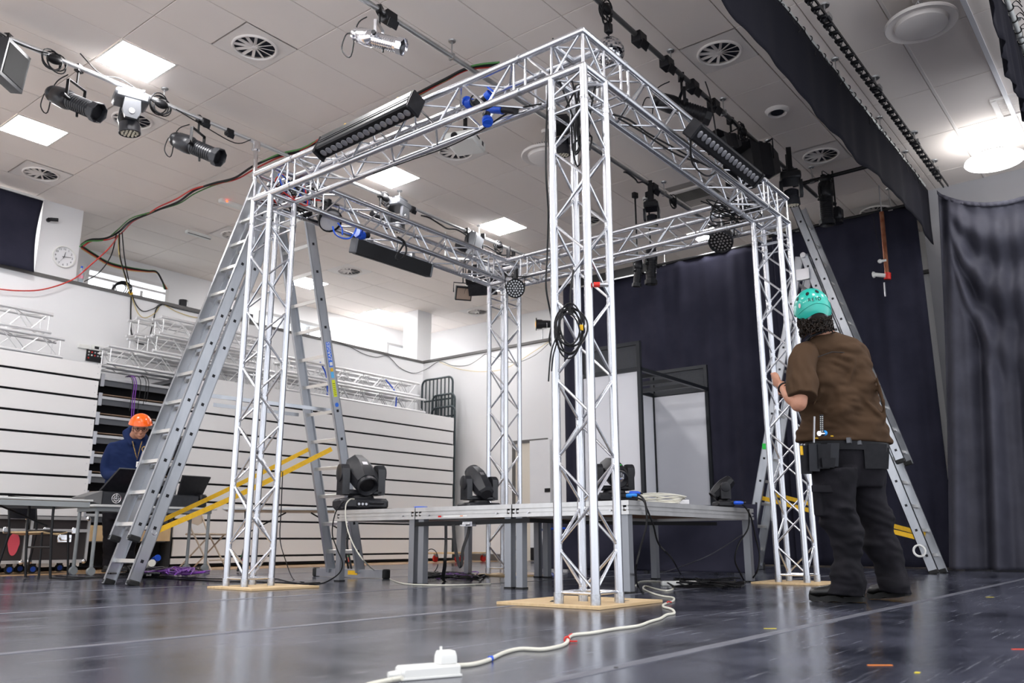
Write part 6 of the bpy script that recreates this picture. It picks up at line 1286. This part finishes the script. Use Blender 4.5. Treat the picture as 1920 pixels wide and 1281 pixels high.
for k, (dx, L) in enumerate(((-.07, .28), (-.04, .22))): obj('tail', MB().path(spline([(dx*.6, .05, 0), (dx*.8-.03, .07, -.12), (dx-.03, .08, -L)], 4), .004, 6), m_cable, t)
t = thing('torch_clip', 'steel rod with a red collar on the near tube of the nearest tower', 'rod', U(1113, 534, Y=2.53)); d = Vector((.62, -.78, 0)); obj('red_collar', MB().tube((0, 0, 0), d*.035, .016, 12), m_red, t); obj('rod', MB().tube(d*.035, d*.085, .013, 12), m_steel, t)
# white extension cable in front
wc = [(1192, 1098), (1200, 1091), (1225, 1090), (1255, 1094), (1262, 1104), (1248, 1108), (1228, 1104), (1210, 1099), (1206, 1104), (1222, 1112), (1242, 1118), (1262, 1121), (1262, 1127), (1246, 1133), (1244, 1138), (1260, 1143), (1264, 1150), (1250, 1153), (1238, 1160), (1218, 1166), (1195, 1174), (1150, 1180), (1110, 1187), (1080, 1190), (1068, 1194), (1062, 1206), (1045, 1213), (1015, 1218), (975, 1217), (945, 1224), (915, 1238), (885, 1246), (856, 1248)]
zb = {5: .03, 6: .04, 7: .03}
wp = [U(x, y, Z=.0065) for x, y in wc]
wcab = cable('extension_cable', 'white extension cable snaking across the floor to the socket block in front', wp, .0062, m_whitecable, n=8)
q = U(1063, 1200, Z=.008)
t = thing('cable_tie', 'red cable tie on the white extension cable', 'cable tie', q); obj('band', MB().ring((0, 0, 0), (-.5, -.8, 0), .010, .0035, 12, 5).path([(0, 0, .006), (.01, -.005, .016), (.02, -.008, .02)], .002, 5).path([(0, 0, -.002), (-.01, -.025, -.003), (.005, -.04, -.003)], .003, 5), m_red, t)
t = thing('cable_tie', 'blue tape band on the white extension cable near the white plug', 'cable tie', U(920, 1235, Z=.008)); obj('band', MB().lathe([(-.006, .0078), (.006, .0078)], 12, (0, 0, 0), (1, -.25, 0)), m_blue, t)
t = thing('cable_tie', 'small red tie on the far bends of the white cable', 'cable tie', U(1254, 1131, Z=.008)); obj('band', MB().path([(-.02, 0, .004), (0, .003, .008), (.03, .0, .003)], .004, 5), m_red, t)
# socket block and plug
a, b = U(752, 1277, Z=.0), U(862, 1268, Z=.0); ax = (b-a).normalized(); t = thing('extension_socket', 'white extension socket block on the floor in the foreground', 'extension lead', (a+b)/2, math.atan2(ax.y, ax.x)); L = (b-a).length
obj('block', MB().box((0, .02, .017), (L, .062, .030), bev=.006), m_whiteplastic, t); obj('base_lip', MB().box((0, .02, .004), (L+.004, .066, .006), bev=.001), m_whiteplastic, t)
obj('cord_grip', MB().lathe([(0, .011), (.03, .008)], 12, (-L/2, .015, .014), (-1, 0, 0)), m_whiteplastic, t)
pc = Vector((L*.30, .02, .033)); t2 = thing('mains_plug', 'white mains plug pushed into the socket block in the foreground', 'plug', t.location+Matrix.Rotation(t.rotation_euler.z, 3, 'Z') @ pc, t.rotation_euler.z)
obj('plug_body', MB().loft([[(x*k, y*k, z) for x, y in ((-.026, -.018), (-.022, -.024), (.022, -.024), (.026, -.018), (.024, .020), (.0, .026), (-.024, .020))] for z, k in ((0, 1), (.018, .98), (.028, .86), (.031, .8))]), m_whiteplastic, t2); obj('tab', MB().box((-.014, 0, .036), (.006, .004, .012)), m_whiteplastic, t2)
cable('extension_cable', 'white cable leaving the socket block at the bottom edge of the picture', [U(754, 1272, Z=.014), U(735, 1275, Z=.008), U(715, 1279, Z=.007), U(690, 1285, Z=.007), U(650, 1300, Z=.007)], .0062, m_whitecable, n=8)
# black cables on and under the deck
def fl(px, py, z=.008): return U(px, py, Z=z)
cable('cable', 'black cable from the blue plugs over the near deck corner to the floor', [U(1196, 927, X=5.5), U(1206, 935, X=5.25), U(1211, 950, X=5.14), U(1212, 985, X=5.12), U(1200, 1030, X=5.1), U(1192, 1070, X=5.12), fl(1196, 1100), fl(1206, 1112)], .007, m_cable)
cable('cable', 'second black cable hanging over the deck corner and under to the cable heap', [U(1186, 932, X=5.5), U(1205, 938, Y=3.06), U(1212, 952, Y=3.05), U(1225, 985, Y=3.05), U(1235, 1020, Y=3.1), U(1260, 1048, Y=3.2), fl(1275, 1075), fl(1290, 1090)], .007, m_cable)
cable('cable', 'black cable looping from the right end of the deck down to the floor', [U(1386, 944, X=6.95), U(1396, 950, Y=3.02), U(1408, 970, Y=3.02), U(1416, 1005, Y=3.02), U(1424, 1040, Y=3.0), U(1420, 1070, Y=3.0), fl(1405, 1090), fl(1380, 1098), fl(1350, 1097)], .007, m_cable)
cable('cable', 'black cable wrapped round the right deck leg down to the floor', [U(1404, 955, Y=3.04), U(1403, 990, Y=3.05), U(1385, 1020, Y=3.05), U(1378, 1050, Y=3.08), U(1388, 1075, Y=3.08), fl(1394, 1092), fl(1370, 1100)], .007, m_cable)
cable('cable', 'thin grey cable stretched under the deck from the right leg to the left', [U(1394, 1001, Y=3.2), U(1340, 1036, Y=3.4), U(1290, 1058, Y=3.6), fl(1240, 1074), fl(1170, 1084)], .004, m_greymetal)
t = thing('cable_heap', 'heap of black cable on the floor under the right end of the deck', 'cable', fl(1320, 1095)); rr = random.Random(21)
for k in range(9):
    p = fl(rr.uniform(1255, 1385), rr.uniform(1086, 1101)); P = [p]
    for j in range(5): P.append(fl(rr.uniform(1250, 1395), rr.uniform(1084, 1102), rr.uniform(.006, .05)))
    wobj('loop', MB().path(spline(P, 5), .0065, 6), m_cable, t)
t = thing('cable_heap', 'heap of dark and purple cable on the floor under the middle of the deck', 'cable', fl(860, 1084))
for k in range(9):
    P = [fl(rr.uniform(790, 920), rr.uniform(1072, 1086), rr.uniform(.006, .03)) for j in range(6)]; wobj('loop', MB().path(spline(P, 5), .006, 6), m_cable if k % 3 else bpy.data.materials.get('purple_cable') or mat('purple_cable', (.16, .03, .30), .5), t)
wobj('loop', MB().path([fl(808, 1075)+Vector((0, 0, .13))+Vector((.08*math.cos(a)*.62, -.08*math.cos(a)*.78, .13*math.sin(a)-.0)) for a in [i*.3 for i in range(21)]], .005, 6), m_cable, t)
m_pur = bpy.data.materials['purple_cable']
t = thing('cable_heap', 'big tangle of purple and black cable with plugs on the floor under the lighting desk', 'cable', fl(310, 1070))
for k in range(22):
    cx = rr.uniform(225, 370); P = [fl(cx+rr.uniform(-35, 35), rr.uniform(1062, 1078), rr.uniform(.006, .12)) for j in range(6)]; wobj('loop', MB().path(spline(P, 5), .007, 6), m_pur if k % 3 == 0 else m_cable, t)
wobj('plug', MB().tube(fl(288, 1052, .12), fl(296, 1046, .16), .04, 12), m_blue, t); wobj('power_block', MB().box(fl(275, 1074, .05), (.22, .12, .09), bev=.01), m_black, t); wobj('pale_plug', MB().tube(fl(279, 1064, .1), fl(285, 1056, .15), .035, 12), m_whitecable, t); wobj('paper_label', MB().box(fl(279, 1077, .05), (.05, .002, .03)), m_whiteplastic, t)
cable('cable', 'black cable running along the floor from under the desk towards the left tower', [fl(95, 1084), fl(140, 1086), fl(200, 1082), fl(270, 1082), fl(330, 1086), fl(400, 1090), fl(470, 1091), fl(560, 1094), fl(600, 1093)], .007, m_cable)
cable('cable', 'second black cable running along the floor behind the left ladder feet', [fl(105, 1080), fl(160, 1083), fl(230, 1077), fl(300, 1081), fl(380, 1085), fl(440, 1086), fl(520, 1086)], .006, m_cable)
cable('cable', 'black cable from the largest moving light looping down the deck leg', [U(652, 938, X=5.3), U(640, 945, X=5.16), U(628, 965, X=5.12), U(623, 1000, X=5.12), U(632, 1030, X=5.12), U(642, 1055, X=5.12), U(636, 1075, X=5.1), fl(610, 1092), fl(580, 1096), fl(545, 1092), fl(520, 1086)], .006, m_cable)
cable('cable', 'white cable from the largest moving light down to the floor', [U(664, 936, X=5.28), U(656, 937, X=5.2), U(648, 950, X=5.13), U(650, 985, X=5.12), U(662, 1020, X=5.10), U(685, 1055, X=5.08), fl(715, 1078), fl(750, 1093), fl(800, 1097), fl(860, 1097), fl(920, 1095)], .006, m_whitecable)
cable('cable', 'thin black cable falling from the left tower to the floor', [U(530, 885, Y=5.66), U(527, 960, Y=5.66), U(525, 1010, Y=5.66), U(535, 1050, Y=5.6), fl(550, 1086), fl(570, 1092)], .004, m_cable)
cable('blue_strap', 'blue strap lying on the floor behind the front tower', [fl(965, 1083), fl(985, 1078), fl(1010, 1079), fl(1030, 1076), fl(1040, 1080)], .014, m_blue, cat='strap')
cable('blue_strap', 'blue strap tied between the rear deck legs behind the front tower', [U(1012, 994, X=7.0), U(1030, 992, X=7.1), U(1060, 991, X=7.25)], .012, m_blue, cat='strap')
t = thing('floor_socket', 'white socket block on the floor under the right end of the deck', 'extension lead', fl(1275, 1099, 0), -.9); obj('block', MB().box((0, 0, .02), (.30, .06, .038), bev=.006), m_whiteplastic, t)
t = thing('cable_bundle', 'bundle of pale cable lying on the deck behind the front tower', 'cable', (5.75, 3.15, DZ1))
c0 = U(1233, 934, X=6.1)
for k in range(6):
    r1, r2 = .17+.012*k, .03+.004*k; c = Vector((c0.x, c0.y, DZ1+.012+.008*k)); d = Vector((.62, -.78, 0)); e = Vector((.78, .62, 0))
    wobj('loop', MB().path([c+d*r1*math.cos(a)+e*.09*math.sin(a)+Vector((0, 0, .012*math.sin(2*a+k)+.01*k*.5)) for a in [2*PI*i/24 for i in range(24)]], .006, 6, True), m_whitecable, t)
t = thing('wooden_block', 'pale wooden block lying on the deck beside the bundle of pale cable', 'block', U(1268, 939, X=6.3), -.9); t.location.z = DZ1; obj('block', MB().box((0, 0, .03), (.20, .05, .035), bev=.003), m_white, t)
# cables hanging over the middle bay of the seating
for i, (px, mm, y1) in enumerate(((250, m_pur, 790), (254, m_pur, 785), (262, m_cable, 775), (272, m_cable, 760), (277, m_cable, 755), (247, m_cable, 770))):
    cable('cable', '%s cable hanging above the orange helmet, %s strand' % (('purple' if mm is m_pur else 'black'), ('left purple', 'right purple', 'middle black', 'second from right', 'rightmost', 'leftmost black')[i]), [U(px-12, 707, Y=11.4), U(px-3, 706, Y=11.15), U(px+2, 720, Y=11.13), U(px-1, 745, Y=11.13), U(px-4, y1, Y=11.13)], .007 if mm is m_pur else .005, mm)
cable('cable', 'black cable loop hanging from the far left beam over the blank strip light', [U(745, 444, Y=5.7), U(757, 452, Y=5.68), U(762, 468, Y=5.68), U(757, 482, Y=5.68), U(746, 489, Y=5.68), U(742, 482, Y=5.68), U(750, 470, Y=5.68), U(757, 458, Y=5.68)], .009, m_cable)
cable('cable', 'blue cable hanging in a loop below the far left beam', [U(624, 425, Y=5.68), U(628, 438, Y=5.66), U(640, 446, Y=5.66), U(655, 447, Y=5.66), U(664, 438, Y=5.68), U(668, 428, Y=5.7)], .008, m_blue)
cable('cable', 'short blue cable hanging beside the black par can', [U(633, 418, Y=5.68), U(641, 428, Y=5.66), U(642, 441, Y=5.66)], .007, m_blue)
for i, pts in enumerate(([(1150, 215), (1180, 225), (1215, 250), (1260, 275), (1300, 298), (1340, 318)], [(1160, 222), (1200, 245), (1225, 262), (1270, 290), (1310, 305)])):
    cable('cable', ('black cable lying along the inside of the right beam' , 'second black cable sagging inside the right beam')[i], [U(x, y, Y=2.70) for x, y in pts], .007, m_cable)
cable('cable', 'black cable dangling from the right strip light', [U(1296, 255, Y=2.45), U(1295, 290, Y=2.5), U(1302, 312, Y=2.55), U(1325, 330, Y=2.6), U(1345, 322, Y=2.7)], .007, m_cable)
cable('cable', 'long black cable hanging straight from the dark pipe socket to the right beam', [U(1322, 152, Y=PC), U(1331, 180, Y=3.3), U(1338, 220, Y=3.1), U(1344, 260, Y=2.8)], .007, m_cable)
cable('cable', 'black cable lying along the inside of the left beam', [U(1015, 195, X=4.12), U(960, 208, X=4.12), U(900, 245, X=4.12), U(840, 275, X=4.12), U(770, 300, X=4.12), U(700, 325, X=4.12)], .006, m_cable)
cable('cable', 'black cable loop in front of the blue connectors', [U(905, 190, X=3.98), U(890, 178, X=3.96), U(882, 188, X=3.94), U(890, 202, X=3.94), U(905, 206, X=3.94), U(922, 200, X=3.95), U(940, 190, X=3.96)], .005, m_cable)
t = thing('cable_heap', 'tangle of black cable and plugs inside the left corner of the truss square', 'cable', U(540, 375, X=4.1)); rr = random.Random(4)
for k in range(12):
    P = [Vector((4.1+rr.uniform(-.12, .35), 5.8+rr.uniform(-.15, .12), 3.24+rr.uniform(-.05, .22))) for j in range(5)]; wobj('loop', MB().path(spline(P, 5), .006, 6), [m_cable, m_cable, m_blue, m_red_c][k % 4] if k < 8 else m_cable, t)
wobj('plug_box', MB().box((4.25, 5.82, 3.24), (.14, .08, .08), bev=.01).box((4.45, 5.9, 3.25), (.10, .07, .07), bev=.01), m_black, t)
t = thing('cable_heap', 'tangle of black cable inside the right corner of the truss square', 'cable', (7.2, 2.7, 3.25))
for k in range(8):
    P = [Vector((7.0+rr.uniform(-.3, .2), 2.8+rr.uniform(-.15, .35), 3.24+rr.uniform(-.02, .15))) for j in range(5)]; wobj('loop', MB().path(spline(P, 5), .006, 6), m_cable, t)
t = thing('cable_heap', 'tangle of black cable inside the top of the nearest tower', 'cable', (4.06, 2.68, 2.9))
for k in range(7):
    P = [Vector((4.06+rr.uniform(-.08, .1), 2.68+rr.uniform(-.08, .1), 2.85+rr.uniform(-.25, .35))) for j in range(5)]; wobj('loop', MB().path(spline(P, 5), .006, 6), m_cable, t)
for i, pts in enumerate(([(150, 100), (190, 140), (230, 150), (300, 200)], [(330, 205), (380, 235), (440, 268), (470, 262)], [(0, 62), (30, 80), (60, 92), (90, 100)])): cable('cable', ('black cable looping under the left pipe by the first spotlight', 'black cable looping under the left pipe by the second spotlight', 'black cable along the left pipe at the picture edge')[i], [U(x, y, Y=PA-.04) for x, y in pts], .006, m_cable)
for i, (x0, y0, x1, y1) in enumerate(((790, 400, 890, 445), (900, 455, 985, 490), (1170, 318, 1225, 352), (1300, 160, 1390, 240), (1410, 262, 1460, 300))):
    Yp = (PA, PA, PB, PC, PC)[i]; P = [U(x0+(x1-x0)*k/6, y0+(y1-y0)*k/6, Y=Yp)+Vector((0, .02*math.sin(2.3*k), -.035+.03*math.sin(1.9*k))) for k in range(7)]; cable('cable', 'black cable taped along the %s' % ('left pipe behind the beam', 'far end of the left pipe', 'middle pipe behind the front tower', 'dark pipe between two sockets', 'dark pipe near its end')[i], P, .012, m_cable)
